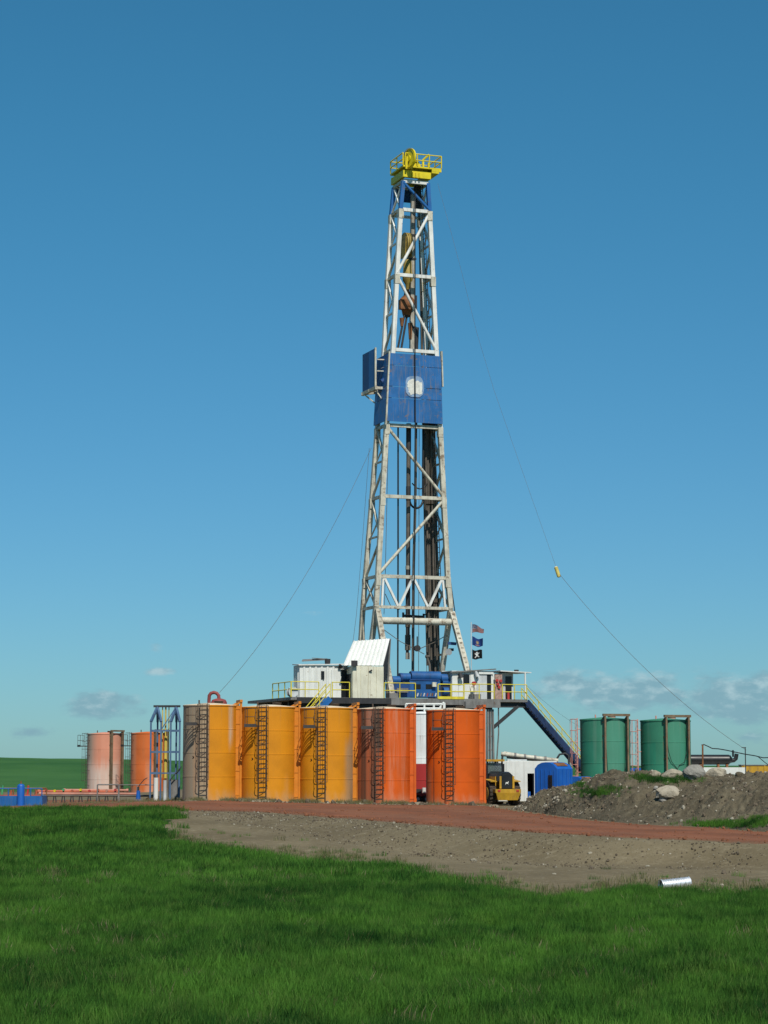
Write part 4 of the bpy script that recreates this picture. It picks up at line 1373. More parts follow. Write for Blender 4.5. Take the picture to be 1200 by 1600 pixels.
# sheaves
sx = lx_at(640, -0.6, zz)
zs_ = z_at(252, 0, 0)
for j, (dx, yy, rr) in enumerate(((0.0, -0.62, 0.8), (0.5, 0.9, 0.6), (0.7, 0.9, 0.6), (0.9, 0.9, 0.6))):
    zc = zs_ if j == 0 else cz1 + 0.35
    b = MB()
    ax_ = Vector((0.96, 0.24, 0)) if j == 0 else Vector((1, 0, 0))
    cc = Vector((sx + dx, yy, zc))
    b.tube(cc - ax_ * 0.07, cc + ax_ * 0.07, rr, n=32)
    b.tube(cc - ax_ * 0.14, cc + ax_ * 0.1, rr * 0.3, n=16)
    b.tube(cc - ax_ * 0.12, cc - ax_ * 0.065, rr * 1.04, rr * 1.04, n=32, caps=False)
    b.tube(cc - ax_ * 0.12, cc - ax_ * 0.02, rr * 0.9, rr * 0.9, n=32, caps=False)
    b.build('sheave', m_crown, crown)
b = MB()
b.beam((sx - 0.26, -0.55, zz - 0.3), (sx - 0.22, -0.62, zs_ + 0.15), 0.14, 0.1)
b.beam((sx - 0.26, -0.1, zz - 0.1), (sx - 0.22, -0.5, zs_ + 0.15), 0.14, 0.1)
b.beam((sx + 0.2, -0.55, zz - 0.3), (sx + 0.2, -0.55, zs_ + 0.05), 0.1, 0.1)
b.build('sheave_bracket', m_crown, crown)
b = MB()
ax = lx_at(661, 0.8, zz)
b.beam((ax, 0.8, zz), (ax, 0.8, zz + 0.95), 0.14)
b.beam((ax, 0.8, zz + 0.95), (ax + 0.42, 0.5, zz + 1.35), 0.13)
b.beam((ax + 0.4, 0.6, zz), (ax + 0.4, 0.6, zz + 0.7), 0.16)
b.build('gin_pole', m_crown, crown)
MB().slab([(sx + 0.35, -0.3, zz), (sx + 1.05, -0.3, zz), (sx + 0.85, -0.3, zz + 0.42), (sx + 0.55, -0.3, zz + 0.5)], 0.14).build('sheave_guard', m_crown, crown)

# --- equipment hung inside the mast
g = rig_thing('guide_rail', 'long pale square guide tube running down inside upper mast', 'guide rail')
b = MB()
b.beam(rp(645.5, 304, 1.0), rp(643.5, 548, 1.0), 0.34, 0.3, up=(0, 1, 0))
b.build('tube', m_pipe_lt, g)
for y in (368, 405, 433, 512):
    q = rp(645, y, 1.0)
    MB().box((q.x, 1.0, q.z), (0.46, 0.42, 0.14)).build('clamp', m_dark, g)
q0, q1 = rp(652, 290, 1.4), rp(652, 330, 1.4)
MB().beam(q0, q1, 0.5, 0.3, up=(0, 1, 0)).build('head', m_dark, g)
MB().beam(rp(655, 300, 1.9), rp(668, 1040, 3.0), 0.16, 0.16, up=(0, 1, 0)).build('rear_rail', m_drill, g)

tb = rig_thing('travelling_block', 'ochre travelling block with hook hanging in upper mast', 'travelling block')
c = rp(635, 382, 1.1)
b = MB()
for dx in (-0.16, 0.0, 0.16):
    b.tube((c.x + dx - 0.06, 1.1, c.z), (c.x + dx + 0.06, 1.1, c.z), 0.92, n=36)
b.build('sheaves', m_block, tb)
MB().slab([(c.x - 0.26, 0.45, c.z + 0.5), (c.x - 0.26, 1.75, c.z + 0.5), (c.x - 0.26, 1.6, c.z - 1.1), (c.x - 0.26, 0.6, c.z - 1.1)], 0.07).build('cheek_plate', m_block, tb)
MB().slab([(c.x + 0.26, 0.45, c.z + 0.5), (c.x + 0.26, 1.75, c.z + 0.5), (c.x + 0.26, 1.6, c.z - 1.1), (c.x + 0.26, 0.6, c.z - 1.1)], 0.07).build('cheek_plate', m_block, tb)
c2 = rp(637, 425, 1.1)
MB().lathe([(0.18, 1.0), (0.34, 0.8), (0.36, 0.0), (0.42, -0.2), (0.40, -0.7), (0.2, -1.0), (0.14, -1.4)][::-1], 20, (c2.x, 1.1, c2.z)).build('hook', m_block, tb)
sw = rig_thing('swivel', 'rusty brown swivel with black bail links hanging below the hook', 'swivel')
c3 = rp(634, 476, 1.1)
MB().lathe([(0.15, -1.0), (0.34, -0.85), (0.44, -0.4), (0.62, -0.3), (0.66, 0.25), (0.5, 0.5), (0.25, 0.75), (0.18, 1.2)], 24, (c3.x + 0.1, 1.1, c3.z)).build('swivel_body', m_rust, sw)
MB().box((c3.x - 0.2, 0.75, c3.z - 0.1), (0.9, 0.5, 0.75)).build('motor_housing', m_rust, sw)
MB().box((c3.x + 0.62, 1.2, c3.z + 0.1), (0.5, 0.6, 1.3)).build('gear_case', m_dark, sw)
for px0, px1 in ((632, 621.5), (636, 627)):
    MB().tube(rp(px0, 492, 0.9), rp(px1, 545, 0.9), 0.085, n=8).build('bail_link', m_dark, sw)
for px_, y0_, y1_ in ((628, 497, 510), (641, 505, 530), (651, 512, 548)):
    MB().tube(rp(px_, y0_, 0.9), rp(px_, y1_, 0.9), 0.2, 0.12, n=8).build('elevator_clamp', m_rust if px_ < 650 else m_dark, sw)

ke = rig_thing('kelly', 'thick dark kelly pipe hanging down the lower mast centre', 'kelly')
segs = [(662, 705, 0.2, m_dark), (705, 760, 0.17, m_drill), (760, 782, 0.19, m_dark), (782, 884, 0.17, m_drill), (884, 890, 0.2, m_pipe_lt), (890, 960, 0.18, m_dark), (960, 980, 0.2, m_drill), (980, 992, 0.16, m_dark), (992, 1016, 0.22, m_drill), (1020, 1030, 0.17, m_pipe_lt)]
for y0_, y1_, rr, mt in segs:
    MB().tube(rp(638.5 - (y0_ - 660) * 0.004, y0_, 0.9), rp(638.5 - (y1_ - 660) * 0.004, y1_, 0.9), rr, n=12).build('pipe_section', mt, ke)
MB().tube(rp(636.5, 1014, 0.9), rp(636.5, 1022, 0.9), 0.12).build('joint', m_dark, ke)
k2 = rig_thing('elevator_crossbar', 'dark horizontal bar with end lugs below the lattice truss', 'crossbar')
a, c = rp(630, 962, 0.6), rp(662, 964, 0.6)
MB().tube(a, c, 0.1, n=8).build('bar', m_dark, k2)
for q in (a, c):
    MB().tube(q + Vector((0, 0, -0.25)), q + Vector((0, 0, 0.25)), 0.09, n=8).build('end_lug', m_dark, k2)


def line(name, label, cat, pts, r, mat, group=None, n=6):
    """A cable or hose as one mesh in rig space."""
    o = MB().path(pts, r, n).build(name, mat)
    o.location = RO
    o.rotation_euler = (0, 0, RTH)
    return tag(o, label, cat, group)


line('standpipe_hose', 'black vertical cable left of the kelly from mast panel to floor', 'cable', [rp(622, 664, 0.4), rp(622, 850, 0.4), rp(621.5, 1060, 0.0)], 0.065, m_cable)
line('drill_line', 'black line running down the front of the blue panels to the floor', 'cable', [rp(648.5, 300, -0.55), rp(648.3, 550, -0.55), rp(649, 700, -0.55), rp(646, 1060, -0.9)], 0.05, m_cable)
line('standpipe', 'dark pipe right beside the kelly from mast panel to floor', 'pipe', [rp(650, 660, 0.6), rp(649, 780, 0.6), rp(646, 900, 0.5), rp(645, 1060, 0.3)], 0.115, m_drill, n=8)
line('thin_line', 'thin grey rope hanging right of the standpipe', 'rope', [rp(655, 664, 1), rp(654, 1060, 0.5)], 0.022, m_drill)
line('thin_line', 'thin grey rope hanging between standpipe and racked pipe', 'rope', [rp(664, 760, 1), rp(667, 1060, 0.5)], 0.022, m_drill)
line('thin_line', 'thin grey rope near the left mast leg', 'rope', [rp(607, 664, 0.2), rp(602, 900, 0.2), rp(600, 960, 0.2)], 0.022, m_drill)
hose = []
for y in np.linspace(672, 780, 10):
    hose.append(rp(661 - 0.2 * math.sin(y), y, 1.4))
for a in np.linspace(0, PI, 12)[1:-1]:
    hose.append(rp(650.5 + 10.5 * math.cos(a), 780 + 14 * math.sin(a), 1.2))
for y in np.linspace(778, 700, 6):
    hose.append(rp(640, y, 1.0))
line('mud_hose', 'thick black hose with U-bend beside the kelly', 'hose', hose, 0.085, m_cable, n=8)
hose = [rp(668 - 24 * t, 755 + 9 * math.sin(PI * t), 1.6) for t in np.linspace(0, 1, 10)]
line('service_hose', 'thin black hose sagging between racked pipe and kelly', 'hose', hose, 0.05, m_cable)
line('mud_hose', 'black hose with dark head hanging at the upper right under the blue panels', 'hose', [rp(664, 678, 1.2), rp(661.5, 690, 1.2), rp(661, 745, 1.3)], 0.10, m_cable, n=8)
line('air_line', 'thin rope slanting from mast leg to pulley above the floor', 'rope', [rp(597, 982, 0.0), rp(625, 1002, -0.5), rp(663, 1022, -1.0)], 0.03, m_drill)
line('air_line', 'thin rope slanting from pulley up to right mast leg', 'rope', [rp(655, 1014, -0.5), rp(680, 1003, 0.5), rp(702, 990, 1.0)], 0.03, m_drill)
line('air_line', 'rope drooping under the truss to the kelly', 'rope', [rp(602, 928, 0.3), rp(612, 950, 0.3), rp(624, 952, 0.3), rp(636, 945, 0.5)], 0.03, m_drill)
line('air_line', 'rope looping from crossbar to the right leg under the truss', 'rope', [rp(655, 966, 0.5), rp(668, 958, 0.5), rp(676, 942, 0.5), rp(684, 925, 0.5)], 0.045, m_cable)
line('fall_line', 'dark cable running from the mast down outside the right raising leg', 'cable', [rp(700, 880, 0.5), rp(712, 965, 0.0), rp(720, 1020, -1), rp(738, 1088, -2)], 0.04, m_cable)
line('fall_line', 'dark cable outside the upper left of mast foot', 'cable', [rp(577, 700, 1.5), rp(566, 850, 1.5), rp(557, 960, 1.5), rp(548, 1030, 1.0)], 0.014, m_drill)
pu = rig_thing('hanging_pulley', 'small dark pulley block hung above the drawworks', 'pulley')
q = rp(652, 1013, -0.8)
MB().tube(q + Vector((0, -0.1, 0)), q + Vector((0, 0.1, 0)), 0.24, n=16).build('wheel', m_dark, pu)
MB().tube(q, q + Vector((0, 0, 0.9)), 0.05, n=6).build('hanger', m_dark, pu)
fp = rig_thing('floor_standpipe', 'short dark pipe with bent top standing behind the drawworks', 'pipe')
MB().path([rp(672, 1052, -1.5), rp(671, 1038, -1.5), rp(668, 1030, -1.5), rp(667, 1024, -1.5)], 0.1, 8).build('pipe_body', m_drill, fp)
MB().tube(rp(668, 1026, -1.5) + Vector((-0.15, 0, 0)), rp(668, 1026, -1.5) + Vector((0.15, 0, 0)), 0.12, n=8).build('elbow', m_drill, fp)

# racked drill pipe
for k in range(6):
    a = rp(672 + 3.0 * k, 1056, 2.2 + 0.25 * (k % 3))
    a.z = FZ
    c = rp(664 + 2.8 * k, 630, 1.5 + 0.12 * (k % 3))
    o = MB().tube(a, c, 0.085, n=8)
    o.tube(a.lerp(c, 0.33), a.lerp(c, 0.345), 0.17, n=8).tube(a.lerp(c, 0.66), a.lerp(c, 0.675), 0.17, n=8)
    o = o.build('drill_pipe', m_drill)
    o.location = RO
    o.rotation_euler = (0, 0, RTH)
    tag(o, 'dark drill pipe stand racked upright by the right mast leg', 'drill pipe', 'drill pipe racked in the mast')

# --- substructure and drill floor
PX0, PX1 = -11.35, 7.25                       # floor extent along the rig's x
PYF, PYB = -5.0, 6.0
sub = rig_thing('substructure', 'dark steel substructure under the raised drill floor', 'substructure')
for lx in (-7.2, -3.4, 0.6, 3.5):
    for ly in (-4.2, 0.5, 5.2):
        MB().beam((lx, ly, 0.0), (lx, ly, FZ - 0.75), 0.36, 0.36).build('column', m_dark, sub)
for lx in (-7.2, -3.4, 0.6, 3.5):
    MB().beam((lx, -4.2, 0.3), (lx, 5.2, FZ - 1.2), 0.22, 0.22).build('diagonal', m_dark, sub)
    MB().beam((lx, -5.2, 0.18), (lx, 6.2, 0.18), 0.5, 0.36).build('base_beam', m_dark, sub)
for lx0, lx1 in ((-7.2, -3.4), (-3.4, 0.6), (0.6, 3.5)):
    MB().beam((lx0, -4.2, 0.4), (lx1, -4.2, FZ - 1.0), 0.18, 0.18).build('diagonal', m_dark, sub)
    MB().beam((lx1, -4.25, 0.4), (lx0, -4.25, FZ - 1.0), 0.18, 0.18).build('diagonal', m_dark, sub)
# the lattice column that shows right of the front tanks
cxn = lx_at(764.5, -4.6, 4)
b = MB()
for dx in (-0.27, 0.0, 0.27):
    b.beam((cxn + dx, -4.8, 0.02), (cxn + dx * 0.75, -4.8, FZ - 0.75), 0.13, 0.16)
for q in range(6):
    z = 0.6 + q * 1.0
    b.beam((cxn - 0.27, -4.72, z), (cxn + 0.27, -4.72, z + 0.05), 0.08, 0.1)
b.build('lattice_column', m_grey, sub)
floor = rig_thing('drill_floor', 'raised drill floor platform with yellow railings above the orange tanks', 'platform')
MB().box(((PX0 + PX1) / 2, (PYF + PYB) / 2, FZ - 0.1), (PX1 - PX0, PYB - PYF, 0.2)).build('deck', m_grey, floor)
b = MB()
for ly in (-4.6, -2, 0.6, 3.2, 5.6):
    b.box(((PX0 + PX1) / 2 - 1.0, ly, FZ - 0.48), (PX1 - PX0 - 3.5, 0.3, 0.54))
b.build('floor_beam', m_dark, floor)
for lx0, lx1, mt, dz in ((-10.9, -3.7, m_dark, 0.42), (-3.68, 0.15, m_grey, 0.5), (0.17, 2.0, m_grey, 0.44), (2.02, 5.0, m_grey, 0.62)):
    MB().box(((lx0 + lx1) / 2, PYF - 0.06, FZ - dz / 2 - 0.02), (lx1 - lx0, 0.12, dz)).build('fascia', mt, floor)
MB().box((lx_at(740, -5.1, FZ), -5.2, FZ - 0.45), (1.5, 0.3, 0.5)).build('fascia', m_grey, floor)
# outrigger at the right end
MB().box((5.6, PYF + 0.4, FZ - 0.42), (3.3, 0.3, 0.36)).build('outrigger_beam', m_dark, floor)
MB().beam((cxn + 0.3, PYF + 0.3, FZ - 2.1), (6.6, PYF + 0.3, FZ - 0.5), 0.22, 0.22).build('outrigger_brace', m_dark, floor)


def frail(a, b, step=1.9):
    railing(floor, [(a, PYF - 0.02, FZ), (b, PYF - 0.02, FZ)], 1.1, 1, m_rail, 0.038, 'railing', step)


L = lambda px: lx_at(px, PYF, FZ)
frail(L(455), L(498), 1.3)
frail(L(519), L(546), 1.2)
frail(L(600), L(649), 1.25)
railing(floor, [(L(683.5), PYF - 0.12, FZ), (L(724), PYF - 0.12, FZ)], 1.05, 1, m_rail, 0.05, 'railing', 0.98)
frail(L(725), L(772), 1.1)
frail(L(785), L(823), 0.95)
railing(floor, [(PX0, PYF, FZ), (PX0, PYF + 4.5, FZ)], 1.1, 1, m_rail, 0.038, 'railing', 1.5)
MB().beam((L(683.5), PYF - 0.12, FZ + 0.06), (L(724), PYF - 0.12, FZ + 0.06), 0.06, 0.2).build('toe_board', m_rail, floor)
# round grey drum at the far left corner of the deck
dr = rig_thing('cable_drum', 'small grey drum at the left corner of the drill floor', 'drum', L(459), PYF + 0.35, FZ)
MB().tube((0, -0.25, 0.36), (0, 0.25, 0.36), 0.3, n=18).build('drum', m_galv, dr)
MB().tube((0, -0.3, 0.36), (0, -0.26, 0.36), 0.36, n=18).tube((0, 0.26, 0.36), (0, 0.3, 0.36), 0.36, n=18).build('flange', m_galv, dr)


def corrugated(b, x0, x1, y, z0, z1, pitch, depth, axis='x', sgn=-1):
    """Trapezoid-ribbed sheet in the plane y = const (axis x) or x = const (axis y)."""
    n_ = max(2, int(round((x1 - x0) / pitch)))
    pts = []
    for k in range(n_):
        a = x0 + (x1 - x0) * k / n_
        w = (x1 - x0) / n_
        pts += [(a, 0), (a + w * 0.55, 0), (a + w * 0.65, depth), (a + w * 0.9, depth)]
    pts.append((x1, 0))
    V, Fc = [], []
    for (u, d) in pts:
        for z in (z0, z1):
            V.append((u, y + sgn * d, z) if axis == 'x' else (y + sgn * d, u, z))
    for k in range(len(pts) - 1):
        Fc.append((2 * k, 2 * k + 2, 2 * k + 3, 2 * k + 1))
    b.add(V, Fc)
    return b


# --- long white corrugated house on the left of the floor
hx0, hx1, hy0, hy1 = lx_at(468, -3.6, FZ + 1), lx_at(545, -3.6, FZ + 1), -3.6, -2.3
hz = z_at(1040, (hx0 + hx1) / 2, hy0) - FZ
house = rig_thing('change_house', 'long white ribbed metal house at the left end of the drill floor', 'cabin', (hx0 + hx1) / 2, (hy0 + hy1) / 2, FZ)
hw, hd = (hx1 - hx0) / 2, (hy1 - hy0) / 2
b = MB().box((0, 0, hz / 2 + 0.02), (2 * hw - 0.1, 2 * hd - 0.1, hz))
b.build('core_wall', m_white, house)
b = corrugated(MB(), -hw, hw - 1.1, -hd, 0.02, hz, 0.42, 0.06)
b.build('ribbed_wall', m_white, house)
b = corrugated(MB(), -hd, hd, -hw, 0.02, hz, 0.42, 0.06, 'y')
b.build('ribbed_wall', m_white, house)
b = MB()
b.slab([(-hw - 0.12, -hd - 0.15, hz + 0.02), (hw + 0.1, -hd - 0.15, hz + 0.12), (hw + 0.1, hd + 0.1, hz + 0.2), (-hw - 0.12, hd + 0.1, hz + 0.1)], 0.08)
b.build('roof', m_white, house)
MB().box((hw - 0.36, -hd - 0.02, 1.05), (0.5, 0.1, 2.0)).build('doorway', m_glass, house)
MB().box((hw - 1.0, -hd - 0.02, 1.05), (0.75, 0.12, 2.05)).build('door', m_white, house)
MB().box((hw - 2.05, -hd - 0.07, 1.65), (0.24, 0.06, 0.6)).build('window', m_glass, house)
MB().slab([(hw - 0.7, -hd - 0.05, 2.2), (hw + 0.1, -hd - 0.05, 2.2), (hw + 0.1, -hd - 0.5, 2.12), (hw - 0.7, -hd - 0.5, 2.12)], 0.05).build('door_canopy', m_grey, house)
b = MB()
b.slab([(-hw + 0.2, -hd + 0.1, hz + 0.3), (-hw + 2.0, -hd + 0.1, hz + 0.42), (-hw + 2.4, hd * 0.3, hz + 0.55), (-hw + 0.5, hd * 0.3, hz + 0.45)], 0.06)
b.slab([(-hw + 1.0, -hd + 0.2, hz + 0.55), (-hw + 2.2, -hd + 0.2, hz + 0.50), (-hw + 2.6, hd * 0.3, hz + 0.50), (-hw + 1.3, hd * 0.3, hz + 0.58)], 0.05)
b.build('loose_roof_sheet', m_grey, house)
MB().tube((-hw + 2.2, -hd + 0.15, hz + 0.15), (-hw + 2.2, -hd + 0.15, hz + 0.5), 0.2, 0.22, n=14).build('flood_lamp', m_dark, house)
MB().tube((-hw + 3.05, -hd - 0.14, hz + 0.05), (-hw + 3.05, -hd - 0.34, hz - 0.1), 0.1, 0.16, n=12).build('flood_lamp', m_dark, house)

# --- cream box house in front and the tilted ribbed roof over it
cx0, cx1, cy0, cy1 = lx_at(551, -5.0, FZ + 1), lx_at(599.5, -5.0, FZ + 1), -4.98, -2.7
ch = z_at(1041, (cx0 + cx1) / 2, cy0) - FZ
cab = rig_thing('cream_cabin', 'cream metal box cabin beneath the tilted white ribbed roof', 'cabin', (cx0 + cx1) / 2, (cy0 + cy1) / 2, FZ - 0.16)
cw_, cd_ = (cx1 - cx0) / 2, (cy1 - cy0) / 2
MB().box((0, 0, ch / 2 + 0.08), (2 * cw_, 2 * cd_, ch + 0.16)).build('core_wall', m_cream, cab)
n4 = 4
for k in range(n4):
    w = 2 * cw_ / n4
    MB().box((-cw_ + w * (k + 0.5), -cd_ - 0.02, ch / 2 + 0.1), (w - 0.05, 0.05, ch + 0.06)).build('wall_panel', m_cream, cab)
MB().box((-cw_ - 0.02, -0.35, 1.0), (0.06, 0.8, 1.8)).build('door', m_glass, cab)
MB().box((0, -cd_ - 0.03, 0.02), (2 * cw_ + 0.06, 0.12, 0.1)).build('sill_beam', m_cream, cab)
MB().box((-cw_ + 0.05, -cd_ - 0.25, ch + 0.35), (0.44, 0.16, 0.40)).build('flood_lamp', m_dark, cab)
MB().beam((cw_ * 0.05, -cd_ - 0.05, ch - 0.25), (cw_ * 0.2, -cd_ - 0.18, ch - 0.12), 0.09).build('wall_lamp', m_dark, cab)
tr = rig_thing('tilted_roof', 'tilted white ribbed roof panel leaning above the cream cabin', 'roof panel')
lyb, lyt = -4.8, -3.3
b0, b1 = rp(536.5, 1040, lyb), rp(599, 1040, lyb)
t0, t1 = rp(553, 1002, lyt), rp(609.5, 998, lyt)
npan = 9
for k in range(npan):
    u0, u1 = k / npan, (k + 1) / npan
    q = [b0.lerp(b1, u0), b0.lerp(b1, u1 - 0.012), t0.lerp(t1, u1 - 0.012), t0.lerp(t1, u0)]
    MB().slab(q, 0.04).build('roof_sheet', m_white, tr)
    MB().beam(b0.lerp(b1, u0) + Vector((0, -0.05, 0)), t0.lerp(t1, u0) + Vector((0, -0.05, 0.02)), 0.09, 0.09, up=(0, -1, 0)).build('roof_rib', m_white, tr)
MB().slab([b1, t1, Vector((b1.x + 0.25, lyt + 0.6, FZ)), Vector((b1.x, lyb, FZ))], 0.05).build('side_sheet', m_dark, tr)
for p_, q_ in ((t0, (t0.x + 0.1, lyt + 0.3, FZ)), (t1, (t1.x - 0.15, lyt + 0.3, FZ))):
    MB().beam(p_, q_, 0.12, 0.12).build('prop', m_grey, tr)

# --- drawworks
dw = rig_thing('drawworks', 'large blue drawworks machine on the drill floor behind the yellow railing', 'machine')
lyd = -3.0
fz = FZ


def dbox(px0, px1, py0, py1, dep, mat, name, ly=lyd, off=0.0):
    a, c = rp(px0, py0, ly), rp(px1, py1, ly)
    return MB().box(((a.x + c.x) / 2, ly + dep / 2 + off, (a.z + c.z) / 2), (abs(c.x - a.x), dep, abs(a.z - c.z))).build(name, mat, dw)


def dtube(px0, px1, py, r, mat, name, ly=lyd + 0.4, n=20):
    a = rp(px0, py, ly)
    c = Vector((lx_at(px1, ly, a.z), ly, a.z))
    return MB().tube(a, c, r, n=n).build(name, mat, dw)


dbox(640, 688, 1062, 1089.5, 1.8, m_dwb, 'drum_housing')
dtube(641, 687, 1057, 0.40, m_dwb, 'drum_cover', lyd + 0.55, 28)
dbox(641, 687, 1061, 1063.5, 1.9, m_blue_d, 'cover_flange', lyd - 0.05)
dbox(647, 657.5, 1069, 1076.5, 0.06, m_glass, 'opening', lyd - 0.03)
dbox(665.5, 676, 1069, 1076.5, 0.06, m_glass, 'opening', lyd - 0.03)
dbox(676, 682, 1066, 1073, 0.2, m_cream, 'control_box', lyd - 0.25)
dtube(627, 640, 1058, 0.30, m_dwb, 'brake_housing')
dtube(624, 628, 1059, 0.36, m_blue_d, 'brake_disc')
dtube(612, 624, 1063, 0.32, m_dwb, 'motor')
dbox(611, 640, 1068, 1089.5, 1.2, m_blue_d, 'motor_skid')
dbox(620, 638, 1075, 1082, 0.1, m_grey, 'gear_cover', lyd - 0.3)
dtube(688, 698, 1060, 0.34, m_dwb, 'clutch_housing')
dtube(690, 707, 1066, 0.30, m_dwb, 'motor')
dtube(710, 724, 1066, 0.26, m_dwb, 'motor')
dbox(688, 726, 1072, 1089.5, 1.2, m_dark, 'motor_skid')
dtube(692, 700, 1080, 0.3, m_dwb, 'pump', lyd - 0.2)
dtube(704, 706, 1060, 0.42, m_blue_d, 'flange')
for k, (px_, mt) in enumerate(((652, m_galv), (657, m_grey), (662, m_galv), (667, m_dullred), (672, m_grey), (675, m_rust), (680, m_galv))):
    a = rp(px_, 1088, lyd - 0.3)
    MB().tube(a, rp(px_ + 1.5, 1083, lyd - 0.3), 0.055, n=8).build('pipe_stub', mt, dw)
sg = rig_thing('floor_sign', 'small white sign board on the mast leg behind the drawworks', 'sign')
a = rp(695, 1051.5, -1.2)
MB().box((a.x, a.y, a.z), (0.44, 0.04, 0.30)).build('board', m_white, sg)
for k in range(2):
    MB().box((a.x, a.y - 0.024, a.z + 0.05 - 0.1 * k), (0.30, 0.008, 0.035)).build('sign_text', m_drill, sg)
fl = rig_thing('flood_lamp', 'flood lamp with bright face on the right mast leg', 'lamp')
a = rp(703, 1017, 0.0)
MB().tube(a, a + Vector((-0.2, -0.25, -0.1)), 0.12, 0.26, n=16).build('reflector', m_galv, fl)
MB().box((a.x + 0.15, a.y + 0.1, a.z + 0.1), (0.3, 0.3, 0.2)).build('ballast', m_dark, fl)
MB().beam(rp(700, 1005, 0.1), rp(713, 1006, -0.2), 0.2, 0.22).build('lamp_arm', m_blue_d, fl)

# --- doghouse on the right
gx0, gx1, gy0, gy1 = lx_at(706, -3.2, FZ + 1), lx_at(772.5, -3.2, FZ + 1), -3.2, -0.4
dh = thing('doghouse', 'white doghouse cabin with open door on the right of the drill floor', 'cabin', rig((gx0 + gx1) / 2, (gy0 + gy1) / 2, FZ), RTH)
gw, gd = (gx1 - gx0) / 2, (gy1 - gy0) / 2
gh = z_at(1049, gx1, gy0) - FZ
MB().box((0, 0, gh / 2 + 0.01), (2 * gw, 2 * gd, gh)).build('core_wall', m_galv, dh)
npn = 7
for k in range(npn):
    w = 2 * gw / npn
    MB().box((-gw + w * (k + 0.5), -gd - 0.02, gh / 2), (w - 0.04, 0.05, gh - 0.05)).build('wall_panel', m_white, dh)
MB().slab([(-gw - 0.2, -gd - 0.25, gh - 0.12), (gw + 0.05, -gd - 0.25, gh + 0.16), (gw + 0.05, gd + 0.2, gh + 0.2), (-gw - 0.2, gd + 0.2, gh - 0.08)], 0.09).build('roof', m_grey, dh)
ddx = gw - 0.75
MB().box((ddx + 0.28, -gd - 0.05, 1.0), (0.36, 0.06, 1.9)).build('doorway', m_glass, dh)
MB().box((ddx - 0.30, -gd - 0.09, 1.0), (0.78, 0.05, 1.92)).build('door', m_galv, dh)
MB().box((ddx + 0.5, -gd - 0.06, 1.05), (0.12, 0.1, 2.1)).build('door_frame', m_white, dh)
MB().box((ddx, -gd - 0.12, 2.0), (1.2, 0.16, 0.16)).build('door_lintel', m_white, dh)
MB().tube((ddx - 0.9, -gd - 0.3, 2.12), (ddx - 0.75, -gd - 0.3, 1.75), 0.1, 0.16, n=12).build('wall_lamp', m_galv, dh)
MB().tube((-gw + 0.55, -gd - 0.3, 1.95), (-gw + 0.62, -gd - 0.35, 1.62), 0.14, 0.2, n=12).build('wall_lamp', m_dark, dh)
MB().box((-gw + 1.15, -gd - 0.06, 1.55), (0.5, 0.05, 0.7)).build('window', m_glass, dh)
# rusty tool rack against the end wall, with red valves
rk_ = thing('tool_rack', 'rust-streaked panel hung with red fittings beside the doghouse end', 'rack', rig(lx_at(779, -3.6, FZ), -3.6, FZ), RTH)
MB().box((0, 0, 0.95), (0.58, 0.08, 1.9)).build('panel', paint('rusty_panel', (0.36, 0.24, 0.19), 0.6, 0.3, (0.28, 0.06, 0.05), 0.6, 3.0, RUSTY, 0.5), rk_)
for k, (dx, dz) in enumerate(((-0.16, 1.45), (0.14, 1.42), (-0.1, 1.18), (0.0, 0.95))):
    MB().tube((dx, -0.05, dz), (dx, -0.16, dz), 0.11, n=10).build('fitting', m_red, rk_)
# small grey end cabin with awning
ec_ = thing('end_cabin', 'small grey cabin with dark doorway under an awning at the right end', 'cabin', rig(lx_at(793, -2.4, FZ), -1.4, FZ), RTH)
eh = z_at(1052, 8, -2.4) - FZ
MB().box((0, 0, eh / 2), (0.95, 2.0, eh)).build('wall', m_galv, ec_)
MB().box((0.08, -1.02, 0.95), (0.5, 0.06, 1.75)).build('doorway', m_glass, ec_)
MB().slab([(-0.95, -1.9, eh + 0.12), (1.6, -1.9, eh + 0.02), (1.6, 1.1, eh + 0.06), (-0.95, 1.1, eh + 0.16)], 0.07).build('awning', m_white, ec_)
MB().tube((1.1, -1.86, 0.0), (1.1, -1.86, eh), 0.07, n=8).build('awning_post', m_white, ec_)
MB().box((-0.1, -1.35, 0.36), (0.16, 0.16, 0.6)).build('fire_extinguisher', m_red, ec_)
MB().tube((0.75, -1.0, eh + 0.08), (0.75, -1.0, eh + 0.26), 0.18, n=12).build('roof_vent', m_dark, ec_)
rs_ = rig_thing('red_beacon', 'round red lamp at the foot of the right raising leg', 'lamp')
a = rp(740.5, 1068, -4.2)
MB().tube(a + Vector((0, -0.08, 0)), a + Vector((0, 0.1, 0)), 0.16, n=14).build('lens', m_red, rs_)
MB().tube(a, (a.x, a.y, FZ), 0.03, n=6).build('stem', m_dark, rs_)


